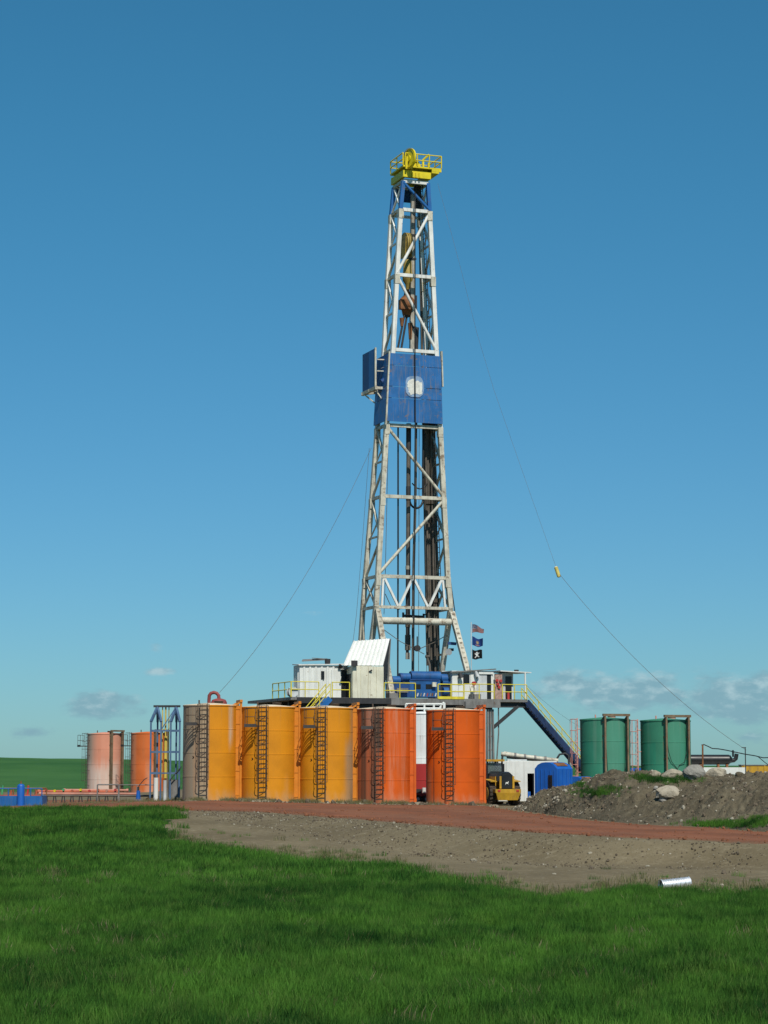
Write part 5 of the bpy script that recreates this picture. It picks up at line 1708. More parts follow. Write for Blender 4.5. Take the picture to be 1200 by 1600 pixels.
# --- stairs
def stairs(name, label, top, bot, width, smat, rmat, tmat, rails=True):
    """Straight stair in rig space; width vector along rig y."""
    t = rig_thing(name, label, 'stairs')
    top, bot = Vector(top), Vector(bot)
    W = Vector((0, width, 0))
    for s in (0, 1):
        MB().beam(top + W * s, bot + W * s, 0.09, 0.42, up=(0, 0, 1)).build('stringer', smat, t)
    n_ = int(abs(top.z - bot.z) / 0.24)
    dx = abs(bot.x - top.x) / n_
    me = MB().box((0, 0, 0), (0.26, width - 0.1, 0.05)).mesh('tread', tmat)
    for k in range(1, n_):
        c = top.lerp(bot, k / n_) + W * 0.5
        share('tread', me, t, c)
    if rails:
        for s in (0, 1):
            b = MB()
            for h in (0.55, 1.05):
                b.tube(top + W * s + Vector((0, 0, h)), bot + W * s + Vector((0, 0, h)), 0.035, n=6)
            m_ = 7
            for k in range(m_ + 1):
                c = top.lerp(bot, k / m_) + W * s
                b.tube(c, c + Vector((0, 0, 1.05)), 0.03, n=6)
            b.build('handrail', rmat, t)
    return t


st_top = Vector((L(824), -4.9, FZ - 0.15))
stairs('steel_stairs', 'long dark steel stairs with yellow handrail descending right from the drill floor', st_top, st_top + Vector((6.7, 0, -(FZ - 0.3))), 1.0, m_stair, m_rail, m_grey)
s2 = rp(516, 1086, PYF - 1.2)
stairs('blue_stairs', 'short blue stairs with yellow handrails descending left behind the tanks', (s2.x, PYF - 1.2, FZ - 0.1), (s2.x - 5.6, PYF - 1.2, 1.0), 1.0, m_blue, m_rail, m_galv)
hv = rig_thing('hanging_hose', 'thin grey hose hanging from the right outrigger to the ground', 'hose')
MB().path([(L(782), PYF + 0.4, FZ - 0.5), (L(782), PYF + 0.4, FZ - 2.5), (L(779), PYF + 0.4, FZ - 4.5), (L(776.5), PYF + 0.4, FZ - 6.3), (L(776), PYF + 0.4, 0.05)], 0.05, 6).build('hose_run', m_grey, hv)


# --- flags on the doghouse mast
def flag_mesh(w, h, amp, ph, taper=0.0, nx=18, ny=10):
    V, Fc, uv = [], [], []
    for j in range(ny + 1):
        for i in range(nx + 1):
            u, v = i / nx, j / ny
            hh = h * (1 - taper * u)
            x = w * u
            z = (v - 0.5) * hh + 0.07 * math.sin(5 * u + ph) - 0.10 * u
            y = amp * u ** 0.5 * math.sin(7.5 * u + ph + 1.1 * v)
            V.append((x, y, z))
            uv.append((u, v))
    for j in range(ny):
        for i in range(nx):
            a = j * (nx + 1) + i
            Fc.append((a, a + 1, a + nx + 2, a + nx + 1))
    me = bpy.data.meshes.new('flag_cloth')
    me.from_pydata(V, [], Fc)
    l = me.uv_layers.new(name='UVMap')
    for lp_ in me.loops:
        l.data[lp_.index].uv = uv[lp_.vertex_index]
    me.polygons.foreach_set('use_smooth', [True] * len(me.polygons))
    return me


def flag_mat(kind):
    m, t = tree_for('flag_' + kind)
    uv = nd(t, 'ShaderNodeUVMap').outputs[0]
    sep = nd(t, 'ShaderNodeSeparateXYZ', {0: uv})
    u, v = sep.outputs[0], sep.outputs[1]

    def box_(u0, u1, v0, v1):
        f = None
        for s_, lo, hi in ((u, u0, u1), (v, v0, v1)):
            a = mth(t, 'MULTIPLY', mth(t, 'GREATER_THAN', s_, lo), mth(t, 'LESS_THAN', s_, hi))
            f = a if f is None else mth(t, 'MULTIPLY', f, a)
        return f

    def disc(cu, cv, r, asp=1.5):
        a = mth(t, 'MULTIPLY', mth(t, 'SUBTRACT', u, cu), asp)
        b = mth(t, 'SUBTRACT', v, cv)
        d = mth(t, 'SQRT', mth(t, 'ADD', mth(t, 'MULTIPLY', a, a), mth(t, 'MULTIPLY', b, b)))
        return mth(t, 'LESS_THAN', d, r)

    def bar(cu, cv, ang, ln, th, asp=1.5):
        a = mth(t, 'MULTIPLY', mth(t, 'SUBTRACT', u, cu), asp)
        b = mth(t, 'SUBTRACT', v, cv)
        c, s = math.cos(ang), math.sin(ang)
        al = mth(t, 'ABSOLUTE', mth(t, 'ADD', mth(t, 'MULTIPLY', a, c), mth(t, 'MULTIPLY', b, s)))
        ac = mth(t, 'ABSOLUTE', mth(t, 'SUBTRACT', mth(t, 'MULTIPLY', b, c), mth(t, 'MULTIPLY', a, s)))
        return mth(t, 'MULTIPLY', mth(t, 'LESS_THAN', al, ln), mth(t, 'LESS_THAN', ac, th))
    if kind == 'stripes':
        st = mth(t, 'LESS_THAN', mth(t, 'FRACT', mth(t, 'MULTIPLY', v, 6.5)), 0.5)
        c = mixc(t, st, (0.28, 0.21, 0.2), (0.15, 0.02, 0.025))
        can = box_(-1, 0.42, 0.46, 2)
        c = mixc(t, can, c, (0.03, 0.04, 0.10))
        au = mth(t, 'SUBTRACT', mth(t, 'FRACT', mth(t, 'MULTIPLY', u, 14.0)), 0.5)
        av = mth(t, 'SUBTRACT', mth(t, 'FRACT', mth(t, 'MULTIPLY', v, 9.3)), 0.5)
        dot = mth(t, 'LESS_THAN', mth(t, 'ADD', mth(t, 'MULTIPLY', au, au), mth(t, 'MULTIPLY', av, av)), 0.05)
        c = mixc(t, mth(t, 'MULTIPLY', dot, can), c, (0.6, 0.6, 0.6))
    elif kind == 'state':
        c = mixc(t, disc(0.5, 0.52, 0.24), (0.018, 0.045, 0.17), (0.20, 0.16, 0.13))
        c = mixc(t, disc(0.5, 0.5, 0.10), c, (0.42, 0.30, 0.16))
        c = mixc(t, box_(0.3, 0.7, 0.12, 0.2), c, (0.40, 0.20, 0.14))
    else:
        c = mixc(t, bar(0.5, 0.44, R(35), 0.42, 0.055), (0.012, 0.013, 0.015), (0.6, 0.6, 0.58))
        c = mixc(t, bar(0.5, 0.44, R(-35), 0.42, 0.055), c, (0.6, 0.6, 0.58))
        c = mixc(t, disc(0.5, 0.66, 0.17), c, (0.62, 0.62, 0.6))
        c = mixc(t, disc(0.455, 0.68, 0.04), c, (0.012, 0.013, 0.015))
        c = mixc(t, disc(0.545, 0.68, 0.04), c, (0.012, 0.013, 0.015))
    finish(t, c, 0.9, spec=0.1)
    return m


lyf = -3.0
pb = rp(736.5, 1047, lyf)
pt = rp(736.5, 972, lyf)
fpole = rig_thing('flagpole', 'thin grey flagpole on the doghouse roof carrying three flags', 'flagpole')
MB().tube((pb.x, lyf, pb.z - 0.3), (pb.x, lyf, pt.z), 0.035, n=8).build('pole', m_galv, fpole)
MB().box((pb.x, lyf, pb.z - 0.25), (0.2, 0.2, 0.16)).build('pole_bracket', m_dark, fpole)
for kind, yc, w, h, ph, tp_, lab in (('stripes', 982.5, 0.9, 0.66, 0.4, 0.55, 'red and white striped flag with dark blue canton, topmost of three flags'),
                                     ('state', 1002, 0.8, 0.66, 2.0, 0.12, 'blue flag with tan emblem, middle of three flags'),
                                     ('skull', 1021.5, 0.74, 0.70, 3.4, 0.05, 'black flag with white skull and crossbones, lowest of three flags')):
    me = flag_mesh(w, h, 0.15, ph, tp_)
    me.materials.append(flag_mat(kind))
    f = bpy.data.objects.new('flag', me)
    C.objects.link(f)
    q = rp(737.5, yc, lyf)
    f.location = rig(q.x + 0.02, q.y, q.z)
    f.rotation_euler = (0, 0, R(6))
    tag(f, lab, 'flag', 'flags on the doghouse pole')


# --- guy lines
def wire(name, label, pts, r=0.022, cat='guy line', mat=None):
    o = MB().path(pts, r, 5).build(name, mat or m_drill)
    return tag(o, label, cat, 'guy lines of the mast')


def sag(a, b, s, n=14):
    a, b = Vector(a), Vector(b)
    return [a.lerp(b, k / n) + Vector((0, 0, -s * 4 * (k / n) * (1 - k / n))) for k in range(n + 1)]


R2 = lambda px, py, ly: rig(*rp(px, py, ly))
wire('guy_line', 'thin guy line slanting left from mid mast down behind the first tank', sag(R2(580, 700, 2.0), at(343, 1082, 150), 1.6), 0.014)
top = R2(684, 287, 0.0)
wpt = at(871, 893, 158)
mid = [at(px, py, 166 - (px - 684) * 0.043) for px, py in ((700, 345), (720, 420), (745, 520), (772, 610), (800, 690), (835, 790), (858, 855))]
wire('escape_line', 'thin sagging escape line from the crown down to the yellow float', [top] + mid + [wpt], 0.009)
gend = at(1166, 1172, 150)
wire('escape_line', 'thin line from the yellow float down to the ground post at far right', sag(wpt, gend, 1.0), 0.014)
fl_ = thing('line_float', 'small yellow cylinder threaded on the thin line right of the mast', 'float', wpt, 0)
a, c = at(868.5, 886, 158) - wpt, at(873.5, 901, 158) - wpt
MB().tube(a, c, 0.14, n=12).build('float_body', paint('float_yellow', (0.55, 0.45, 0.12), 0.5), fl_)
MB().tube(a * 1.15, a, 0.06, 0.14, n=12).build('float_cap', m_cream, fl_)
MB().tube(c, c * 1.15, 0.14, 0.06, n=12).build('float_cap', m_cream, fl_)
wire('guy_line', 'thin guy line dropping from doghouse side toward the green tanks', sag(R2(822, 1070, -3), at(905, 1135, 156), 0.2), 0.008)

# ------------------------------------------------------------------ loader
lxp_, lyp_ = at(776, 1250, 144.5).x, 144.5
lo = thing('wheel_loader', 'muddy yellow wheel loader seen from behind beside the last orange tank', 'loader', (lxp_, lyp_, float(pad_z(lxp_))), R(17))
lo.scale = (0.8, 1, 1)
hood = MB()
V = []
prof = [(-0.62, 1.05), (-0.66, 1.6), (-0.58, 2.02), (-0.36, 2.18), (0.36, 2.18), (0.58, 2.02), (0.66, 1.6), (0.62, 1.05)]
for y, k in ((-1.9, 0.93), (-1.5, 1.0), (0.4, 1.02)):
    V += [(x * k, y, 1.05 + (z - 1.05) * k) for x, z in prof]
n_ = len(prof)
Fc = [tuple(range(n_ - 1, -1, -1)), tuple(range(2 * n_, 3 * n_))]
for j in range(2):
    Fc += [(j * n_ + i, j * n_ + (i + 1) % n_, (j + 1) * n_ + (i + 1) % n_, (j + 1) * n_ + i) for i in range(n_)]
Fc = [f[::-1] for f in Fc]
hood.add(V, Fc)
hd_ = hood.build('engine_hood', m_black, lo)
MB().slab([(-0.44, -1.93, 1.12), (0.44, -1.93, 1.12), (0.44, -1.92, 1.95), (0.3, -1.91, 2.04), (-0.3, -1.91, 2.04), (-0.44, -1.92, 1.95)], 0.04).build('rear_grille', m_black, hd_)
for sx_ in (-1, 1):
    MB().box((sx_ * 0.69, -0.75, 1.5), (0.06, 1.2, 0.75)).build('side_panel', m_loader, lo)
    MB().box((sx_ * 0.56, -1.95, 1.5), (0.16, 0.1, 0.8)).build('corner_post', m_loader, lo)
lg = [(-0.13, 1.46), (-0.02, 1.52), (0.08, 1.50), (0.14, 1.58), (0.16, 1.52), (0.10, 1.44), (0.13, 1.34), (0.05, 1.42), (-0.05, 1.42), (-0.15, 1.33), (-0.10, 1.44)]
MB().slab([(x, -1.97, z) for x, z in lg], 0.012).build('badge', m_white, hd_)
MB().box((0, -1.95, 0.94), (2.2, 0.55, 0.24)).build('rear_bumper', m_loader, lo)
MB().slab([(-0.85, -2.1, 0.36), (0.85, -2.1, 0.36), (1.05, -2.2, 0.82), (-1.05, -2.2, 0.82)], 0.1).build('counterweight', m_loader, lo)
MB().box((0, -1.6, 0.62), (1.7, 0.9, 0.5)).build('rear_frame', paint('muddy_yellow', (0.30, 0.17, 0.04), 0.8, 0.3, (0.18, 0.10, 0.055), 0.9, 2.0), lo)
for sx_ in (-0.8, 0.8):
    MB().box((sx_, -2.24, 0.96), (0.22, 0.04, 0.12)).build('tail_lamp', m_red, lo)
MB().box((0, 0.2, 0.8), (1.0, 4.4, 0.5)).build('chassis', m_loader, lo)
cabx = MB()
cz = 1.5
for sx_ in (-0.68, 0.68):
    for yy in (0.35, 1.65):
        cabx.beam((sx_, yy, cz), (sx_ * 0.95, yy, cz + 1.35), 0.11, 0.11)
cabx.box((0, 1.0, cz + 0.05), (1.45, 1.45, 0.3))
cb_ = cabx.build('cab_frame', m_black, lo)
MB().box((0, 1.0, cz + 1.42), (1.55, 1.75, 0.14)).build('cab_roof', m_loader, lo)
m_cg, t_ = tree_for('cab_glass')
finish(t_, (0.35, 0.42, 0.42), 0.05, spec=0.8)
t_.nodes['Principled BSDF'].inputs['Transmission Weight'].default_value = 0.75
for (c, s) in (((0, 0.36, cz + 0.75), (1.2, 0.02, 1.0)), ((0, 1.66, cz + 0.75), (1.2, 0.02, 1.0)), ((-0.67, 1.0, cz + 0.75), (0.02, 1.15, 1.0)), ((0.67, 1.0, cz + 0.75), (0.02, 1.15, 1.0))):
    MB().box(c, s).build('window', m_cg, cb_)
MB().box((0, 1.0, cz + 0.45), (0.5, 0.5, 0.7)).build('seat', m_black, cb_)
for sx_ in (-1, 1):
    for yy in (-0.95, 2.0):
        w = MB()
        xa, xb = sx_ * 0.78, sx_ * 1.32
        w.tube((xa, yy, 0.78), (xb, yy, 0.78), 0.76, n=32)
        for k in range(20):
            a = 2 * PI * k / 20
            w.beam((xa, yy + 0.76 * math.cos(a), 0.78 + 0.76 * math.sin(a)), (xb, yy + 0.76 * math.cos(a + 0.16), 0.78 + 0.76 * math.sin(a + 0.16)), 0.09, 0.09)
        wh = w.build('wheel', m_mud, lo)
        MB().tube((sx_ * 1.2, yy, 0.78), (sx_ * 1.34, yy, 0.78), 0.4, n=20).build('rim', m_loader, wh)
    MB().slab([(sx_ * 0.75, -1.75, 1.55), (sx_ * 1.3, -1.75, 1.55), (sx_ * 1.3, -0.4, 1.68), (sx_ * 0.75, -0.4, 1.68)], 0.06).build('fender', m_loader, lo)
    MB().beam((sx_ * 0.5, 1.9, 1.5), (sx_ * 0.5, 4.0, 0.6), 0.16, 0.3).build('lift_arm', m_loader, lo)
MB().slab([(-1.3, 4.0, 0.2), (1.3, 4.0, 0.2), (1.3, 4.2, 1.2), (-1.3, 4.2, 1.2)], 0.1).build('bucket', m_loader, lo)
MB().tube((0.35, -0.6, 2.15), (0.35, -0.6, 2.7), 0.07, n=10).build('exhaust_stack', m_black, lo)

# ------------------------------------------------------------------ white trailer, boom and blue huts
tx0, tx1, tyy = at(777, 1200, 146).x, at(870, 1200, 146).x, 146.0
tz = at(800, 1189, tyy).z
gz = float(pad_z((tx0 + tx1) / 2))
tl = thing('white_trailer', 'plain white site trailer with dark open doorway behind the loader', 'trailer', ((tx0 + tx1) / 2, tyy + 1.2, gz), 0)
hw = (tx1 - tx0) / 2
H = tz - gz
MB().box((0, 0, H / 2 + 0.12), (2 * hw, 2.4, H - 0.24)).build('body', m_white, tl)
npn = 4
for k in range(npn):
    w = (2 * hw - 1.6) / npn
    MB().box((-hw + w * (k + 0.5), -1.22, H / 2 + 0.12), (w - 0.015, 0.04, H - 0.3)).build('wall_panel', m_white, tl)
dx0 = at(824, 1200, tyy).x - (tx0 + tx1) / 2
dx1 = at(834.5, 1200, tyy).x - (tx0 + tx1) / 2
MB().box(((dx0 + dx1) / 2, -1.21, 1.15), (dx1 - dx0, 0.06, 1.9)).build('doorway', m_glass, tl)
MB().box(((dx0 + dx1) / 2 - 0.12, -1.27, 0.55), (0.18, 0.06, 0.7)).build('blue_step', m_cblue, tl)
MB().box((0.5, 0, 0.06), (2 * hw - 0.4, 2.2, 0.2)).build('skid_base', m_dark, tl)
MB().box((-0.6, 0.3, H + 0.06), (1.3, 1.2, 0.1)).build('roof_vent', m_galv, tl)
bm = thing('flare_boom', 'long battered pale pipe boom lying over the white trailer roof', 'boom', at(779, 1190, 151), 0)
o0 = at(779, 1190, 151)
a, c = at(783, 1178, 151) - o0, at(872, 1188.5, 151) - o0
MB().tube(a, c, 0.15, n=12).build('pipe', m_mast, bm)
MB().tube(a + Vector((0.2, 0, 0.12)), c + Vector((-1.4, 0, 0.2)), 0.06, n=8).build('rider_pipe', m_mast, bm)
MB().tube(a.lerp(c, 0.1) + Vector((0, 0.1, -0.16)), c + Vector((0, 0.1, -0.12)), 0.10, n=8).build('under_pipe', m_grey, bm)
for f_ in (0.25, 0.42, 0.6, 0.78):
    MB().tube(a.lerp(c, f_) - Vector((0.07, 0, 0)), a.lerp(c, f_) + Vector((0.07, 0, 0)), 0.2, n=12).build('pipe_flange', m_grey, bm)
MB().beam(a + Vector((0.1, 0, -0.1)), (a.x - 0.3, a.y, -2.9), 0.14).build('support', m_dark, bm)
MB().path([c + Vector((-0.1, 0, 0.1)), c + Vector((0.1, 0, 0.42)), c + Vector((0.5, 0, 0.5)), c + Vector((0.72, 0, 0.35)), c + Vector((0.75, 0, -0.3)), c + Vector((0.75, 0, -2.4))], 0.07, 8).build('bent_pipe', m_dark, bm)


def hut(name, label, px, py, Y, rz, W, D, H, mat, group=None, grate=True):
    p_ = at(px, py, Y)
    t = thing(name, label, 'hut', (p_.x, Y, float(pad_z(p_.x))), rz, group)
    w = W / 2
    arch = [(-w, 0.05), (w, 0.05), (w, H - 0.42), (w * 0.72, H - 0.16), (w * 0.36, H - 0.03), (0, H), (-w * 0.36, H - 0.03), (-w * 0.72, H - 0.16), (-w, H - 0.42)]
    V = [(x, 0, z) for x, z in arch] + [(x, D, z) for x, z in arch]
    n_ = len(arch)
    Fc = [tuple(range(n_)), tuple(range(2 * n_ - 1, n_ - 1, -1))] + [(i + n_, (i + 1) % n_ + n_, (i + 1) % n_, i) for i in range(n_)]
    MB().add(V, Fc).build('body', mat, t)
    for k in range(5):
        x = -w + (k + 0.5) * W / 5
        MB().box((x, -0.02, (H - 0.5) / 2 + 0.05), (0.05, 0.04, H - 0.55)).build('end_rib', mat, t)
    if grate:
        g_ = MB()
        for k in range(14):
            g_.box((w * 0.42, -0.05, 0.25 + k * 0.125), (w * 0.3, 0.03, 0.05))
        g_.box((w * 0.42, -0.02, 1.1), (w * 0.36, 0.04, 1.85))
        g_.build('louvre', m_black, t)['kind'] = 'stuff'
    for k in range(4):
        yy = D * (k + 0.5) / 4
        MB().box((w + 0.02, yy, (H - 0.5) / 2 + 0.05), (0.04, 0.06, H - 0.5)).build('side_rib', mat, t)
    MB().slab([(w * 0.86, D * 0.15, H - 0.24), (w * 0.86, D * 0.8, H - 0.24), (w * 0.5, D * 0.8, H - 0.05), (w * 0.5, D * 0.15, H - 0.05)], 0.04).build('roof_hatch', m_rust, t)
    MB().box((0, D / 2, 0.03), (W + 0.1, D + 0.1, 0.12)).build('skid_base', m_dark, t)
    return t


hut('blue_hut', 'bright blue arched metal hut with louvred end beside the white trailer', 853, 1250, 141, R(-40), 1.75, 1.75, 2.85, m_cblue, 'blue metal huts')
hut('blue_hut', 'darker blue metal unit partly hidden behind the left green tank', 898, 1250, 147, R(-38), 1.5, 1.6, 1.95, m_cblue, 'blue metal huts', False)
hut('blue_hut', 'blue metal unit glimpsed between the two green tanks', 1000, 1250, 160, R(10), 2.4, 1.6, 2.6, m_cblue, 'blue metal huts', False)

# small red machine between the tanks
p_ = at(657, 1252, 147)
rm = thing('red_pump_cart', 'small red wheeled machine in the gap between the red-orange tanks', 'cart', (p_.x, 147, float(pad_z(p_.x))), R(15))
MB().box((0, 0, 0.55), (0.9, 0.6, 0.22)).build('frame', m_red, rm)
MB().box((-0.15, 0, 0.78), (0.4, 0.4, 0.3)).build('engine', m_dark, rm)
MB().tube((0.25, 0, 0.62), (0.25, 0, 1.02), 0.13, n=12).build('tank', m_white, rm)
for sx_ in (-0.3, 0.3):
    for sy_ in (-0.36, 0.36):
        wh = MB().tube((sx_, sy_ - 0.06, 0.27), (sx_, sy_ + 0.06, 0.27), 0.27, n=18).build('wheel', m_black, rm)
        MB().tube((sx_, sy_ - 0.07, 0.27), (sx_, sy_ + 0.07, 0.27), 0.12, n=12).build('rim', m_galv, wh)

# ------------------------------------------------------------------ right edge: silencer, skid, yellow frame, post
p_ = at(1118, 1196, 158)
sl = thing('exhaust_silencer', 'large black horizontal silencer with upturned outlet right of the green tanks', 'silencer', (p_.x, 158, float(pad_z(p_.x))), 0)
z0 = at(1118, 1187, 158).z - float(pad_z(p_.x))
x0, x1 = at(1070, 1187, 158).x - p_.x, at(1139, 1187, 158).x - p_.x
MB().tube((x0, 0, z0), (x1, 0, z0), 0.36, n=24).build('drum', m_black, sl)
MB().tube((x1, 0, z0), (x1 + 0.22, 0, z0 - 0.05), 0.36, 0.16, n=24).build('end_cone', m_black, sl)
MB().path([(x1 + 0.1, 0, z0 - 0.08), (x1 + 0.35, 0, z0 - 0.05), (x1 + 0.5, 0, z0 + 0.08), (x1 + 0.56, 0, z0 + 0.42)], 0.15, 12).build('outlet_elbow', m_black, sl)
MB().tube((x1 + 0.3, 0, z0 + 0.2), (x1 + 0.3, 0, z0 + 0.68), 0.07, n=10).build('rain_cap_stem', m_black, sl)
MB().slab([(x1 + 0.42, -0.15, z0 + 0.5), (x1 + 0.74, -0.15, z0 + 0.56), (x1 + 0.74, 0.15, z0 + 0.56), (x1 + 0.42, 0.15, z0 + 0.5)], 0.03).build('rain_cap', m_galv, sl)
for f_ in (0.35, 0.75, 0.95):
    MB().box((x0 + (x1 - x0) * f_, 0, z0 - 0.5), (0.14, 0.5, 0.34)).build('saddle', m_rust, sl)
MB().box(((x0 + x1) / 2 + 0.4, 0, z0 - 0.8), (x1 - x0 + 1.4, 1.6, 0.5)).build('white_skid', m_white, sl)
MB().box(((x0 + x1) / 2, 0, (z0 - 1.2) / 2), (x1 - x0, 1.4, z0 - 1.2)).build('skid_body', m_grey, sl)
p_ = at(1180, 1200, 162)
yf = thing('yellow_skid', 'yellow steel skid frame at the right edge beyond the mound', 'skid frame', (p_.x, 162, float(pad_z(p_.x))), 0)
z1 = at(1180, 1196, 162).z - float(pad_z(p_.x))
MB().box((0.6, 0, z1 - 0.3), (3.4, 1.2, 0.6)).build('top_beam', m_loader, yf)
MB().box((0.6, 0, z1 + 0.03), (3.5, 1.3, 0.06)).build('grating', m_grey, yf)
for x in (-0.9, 0.6, 2.1):
    MB().box((x, 0, (z1 - 0.6) / 2), (0.25, 1.0, z1 - 0.6)).build('leg', m_loader, yf)
    MB().box((x, -0.62, z1 - 0.3), (0.12, 0.06, 0.58)).build('stiffener', m_loader, yf)
p_ = at(1165, 1200, 150)
an = thing('anchor_post', 'thin steel post where the escape line meets the ground', 'post', (p_.x, 150, float(pad_z(p_.x))), 0)
z1 = at(1165, 1168, 150).z - float(pad_z(p_.x))
MB().tube((0, 0, 0), (0, 0, z1), 0.035, n=8).build('post_shaft', m_dark, an)
MB().tube((-0.25, 0, z1), (0.06, 0, z1), 0.03, n=6).build('post_arm', m_dark, an)
p_ = at(1098, 1200, 140)
cp = thing('cable_post', 'rusty leaning post carrying a black cable over the boulders', 'post', (p_.x, 140, float(pad_z(p_.x))), 0)
z1 = at(1098, 1164, 140).z - float(pad_z(p_.x))
MB().tube((-0.03, 0, 0), (0.02, 0, z1), 0.055, n=8).build('post_shaft', m_rust, cp)
MB().tube((-0.05, 0, z1), (0.14, 0, z1 + 0.02), 0.04, n=6).build('post_hook', m_dark, cp)
wire('power_cable', 'black cable drooping from rusty post to the right edge', [at(*q) for q in ((1099, 1163, 140), (1106, 1166, 140), (1113, 1169.5, 140), (1122, 1170, 140), (1134, 1172, 141), (1148, 1175, 142), (1162, 1178, 143), (1180, 1181, 144), (1192, 1184, 145), (1230, 1183, 146))], 0.034, 'cable', m_cable)
wire('power_cable', 'black cable falling from the right edge toward the yellow skid', [at(*q) for q in ((1184, 1182, 145), (1190, 1187, 145), (1196, 1192, 146), (1215, 1205, 147))], 0.026, 'cable', m_cable)


# ------------------------------------------------------------------ boulders
def boulder(label, px, py, wpx, hpx, seed, col, Yoff=0.0):
    p_ = mound_px(px, py)
    s = p_.y / F
    rx, rz = wpx * s / 2, hpx * s / 2
    V, Fc = [], []
    nu_, nv_ = 22, 13
    r0 = random.Random(seed)
    ofs = Vector((r0.uniform(0, 50), r0.uniform(0, 50), r0.uniform(0, 50)))
    for j in range(nv_ + 1):
        th = PI * j / nv_
        for i in range(nu_):
            ph = 2 * PI * i / nu_
            d = Vector((math.sin(th) * math.cos(ph), math.sin(th) * math.sin(ph), math.cos(th)))
            k = 1 + 0.30 * noise.noise(d * 1.3 + ofs) + 0.12 * noise.noise(d * 3.1 + ofs) + 0.05 * noise.noise(d * 7 + ofs)
            q = Vector((d.x * rx, d.y * rx * 0.8, d.z * rz)) * k
            if q.z < -rz * 0.7:
                q.z = -rz * 0.7
            V.append(q)
    for m_ in range(9):                                    # chisel flat faces
        nn_ = Vector((r0.uniform(-1, 1), r0.uniform(-1, 0.6), r0.uniform(-0.2, 1))).normalized()
        sup = max(q.dot(nn_) for q in V) * r0.uniform(0.72, 0.9)
        V = [q - nn_ * max(0.0, q.dot(nn_) - sup) * 0.85 for q in V]
    for j in range(nv_):
        for i in range(nu_):
            Fc.append((j * nu_ + i, (j + 1) * nu_ + i, (j + 1) * nu_ + (i + 1) % nu_, j * nu_ + (i + 1) % nu_))
    o = MB().add(V, Fc, False).build('boulder', col)
    o.location = (p_.x, p_.y + Yoff, p_.z + rz * 0.18)
    return tag(o, label, 'boulder', 'boulders on the dirt mound')


rk1 = earth('boulder_pale', (0.30, 0.26, 0.19), (0.40, 0.36, 0.28), (0.22, 0.19, 0.14), 1.6, 0.6, 0.08)
rk2 = earth('boulder_grey', (0.24, 0.23, 0.20), (0.33, 0.31, 0.27), (0.17, 0.16, 0.14), 1.6, 0.6, 0.08)
boulder('small rounded pale boulder in front of the right green tank', 1024, 1212, 16, 13, 1, rk1)
boulder('low tan boulder group between small round boulder and the big grey one', 1050, 1213, 36, 18, 2, rk1)
boulder('largest rounded grey boulder on the crest by the silencer', 1085, 1210, 40, 27, 3, rk2)
boulder('wide tan boulder right of the largest grey one', 1120, 1210, 36, 20, 4, rk1)
boulder('dark flat boulder on the crest below the white skid', 1156, 1212, 18, 10, 5, gravel_mud)
boulder('big pale block boulder half way down the mound', 1045, 1241, 42, 23, 6, rk1)
boulder('small broken boulder just under the pale block boulder', 1036, 1250, 18, 9, 7, rk2)
boulder('small grey stone left of the pale block boulder', 1026, 1232, 10, 7, 8, rk2)


def bank_stone(label, px, py, wpx, seed):
    p_ = ground_hit(px, py)
    s = p_.y / F * wpx / 2
    V, f = stone(seed)
    o = MB().add([(x * s, y * s, z * s * 0.7) for x, y, z in V], f).build('bank_stone', pale)
    o.location = (p_.x, p_.y, p_.z + s * 0.2)
    tag(o, label, 'stone', 'larger stones on the gravel bank')


bank_stone('largest pale stone on the gravel bank below the last orange tank', 741, 1346, 14, 21)
bank_stone('pale stone on the upper middle of the gravel bank', 922, 1341, 9, 22)
bank_stone('grey stone on the gravel bank left of the culvert pipe', 1012, 1355, 10, 23)
bank_stone('flat pale stone low on the gravel bank in the middle', 866, 1367, 9, 24)
bank_stone('small pale stone on the bank right of the culvert pipe', 1128, 1384, 8, 25)

# ------------------------------------------------------------------ culvert
p_ = ground_hit(1047, 1392)
b = MB()
prof = []
nr = 60
for k in range(nr + 1):
    prof.append(k / nr)
cl = thing('culvert_pipe', 'short shiny corrugated metal culvert pipe at the grass edge', 'culvert', (p_.x, p_.y + 0.15, p_.z + 0.13), 0)
ln, cr0 = 0.9, 0.155
d = Vector((0.94, 0.30, 0.09)).normalized()
ux = d.cross(Vector((0, 0, 1))).normalized()
uz = ux.cross(d)
V, Fc = [], []
nn = 28
for k in range(nr + 1):
    r_k = cr0 + 0.013 * math.cos(2 * PI * k / nr * 11)
    for i in range(nn):
        a = 2 * PI * i / nn
        V.append(d * (ln * (k / nr - 0.3)) + ux * (r_k * math.cos(a)) + uz * (r_k * math.sin(a)))
for k in range(nr):
    for i in range(nn):
        Fc.append((k * nn + i, (k + 1) * nn + i, (k + 1) * nn + (i + 1) % nn, k * nn + (i + 1) % nn))
m_zinc = paint('zinc', (0.72, 0.74, 0.76), 0.45, 0.12, (0.35, 0.33, 0.28), 0.4, 3.0, metal=0.7)
b = MB().add(V, Fc, True)
b.build('corrugated_wall', m_zinc, cl)
c0 = d * (ln * -0.3)
MB().tube(c0, c0 + d * 0.03, cr0 + 0.03, n=28, caps=False).build('rim', m_zinc, cl)

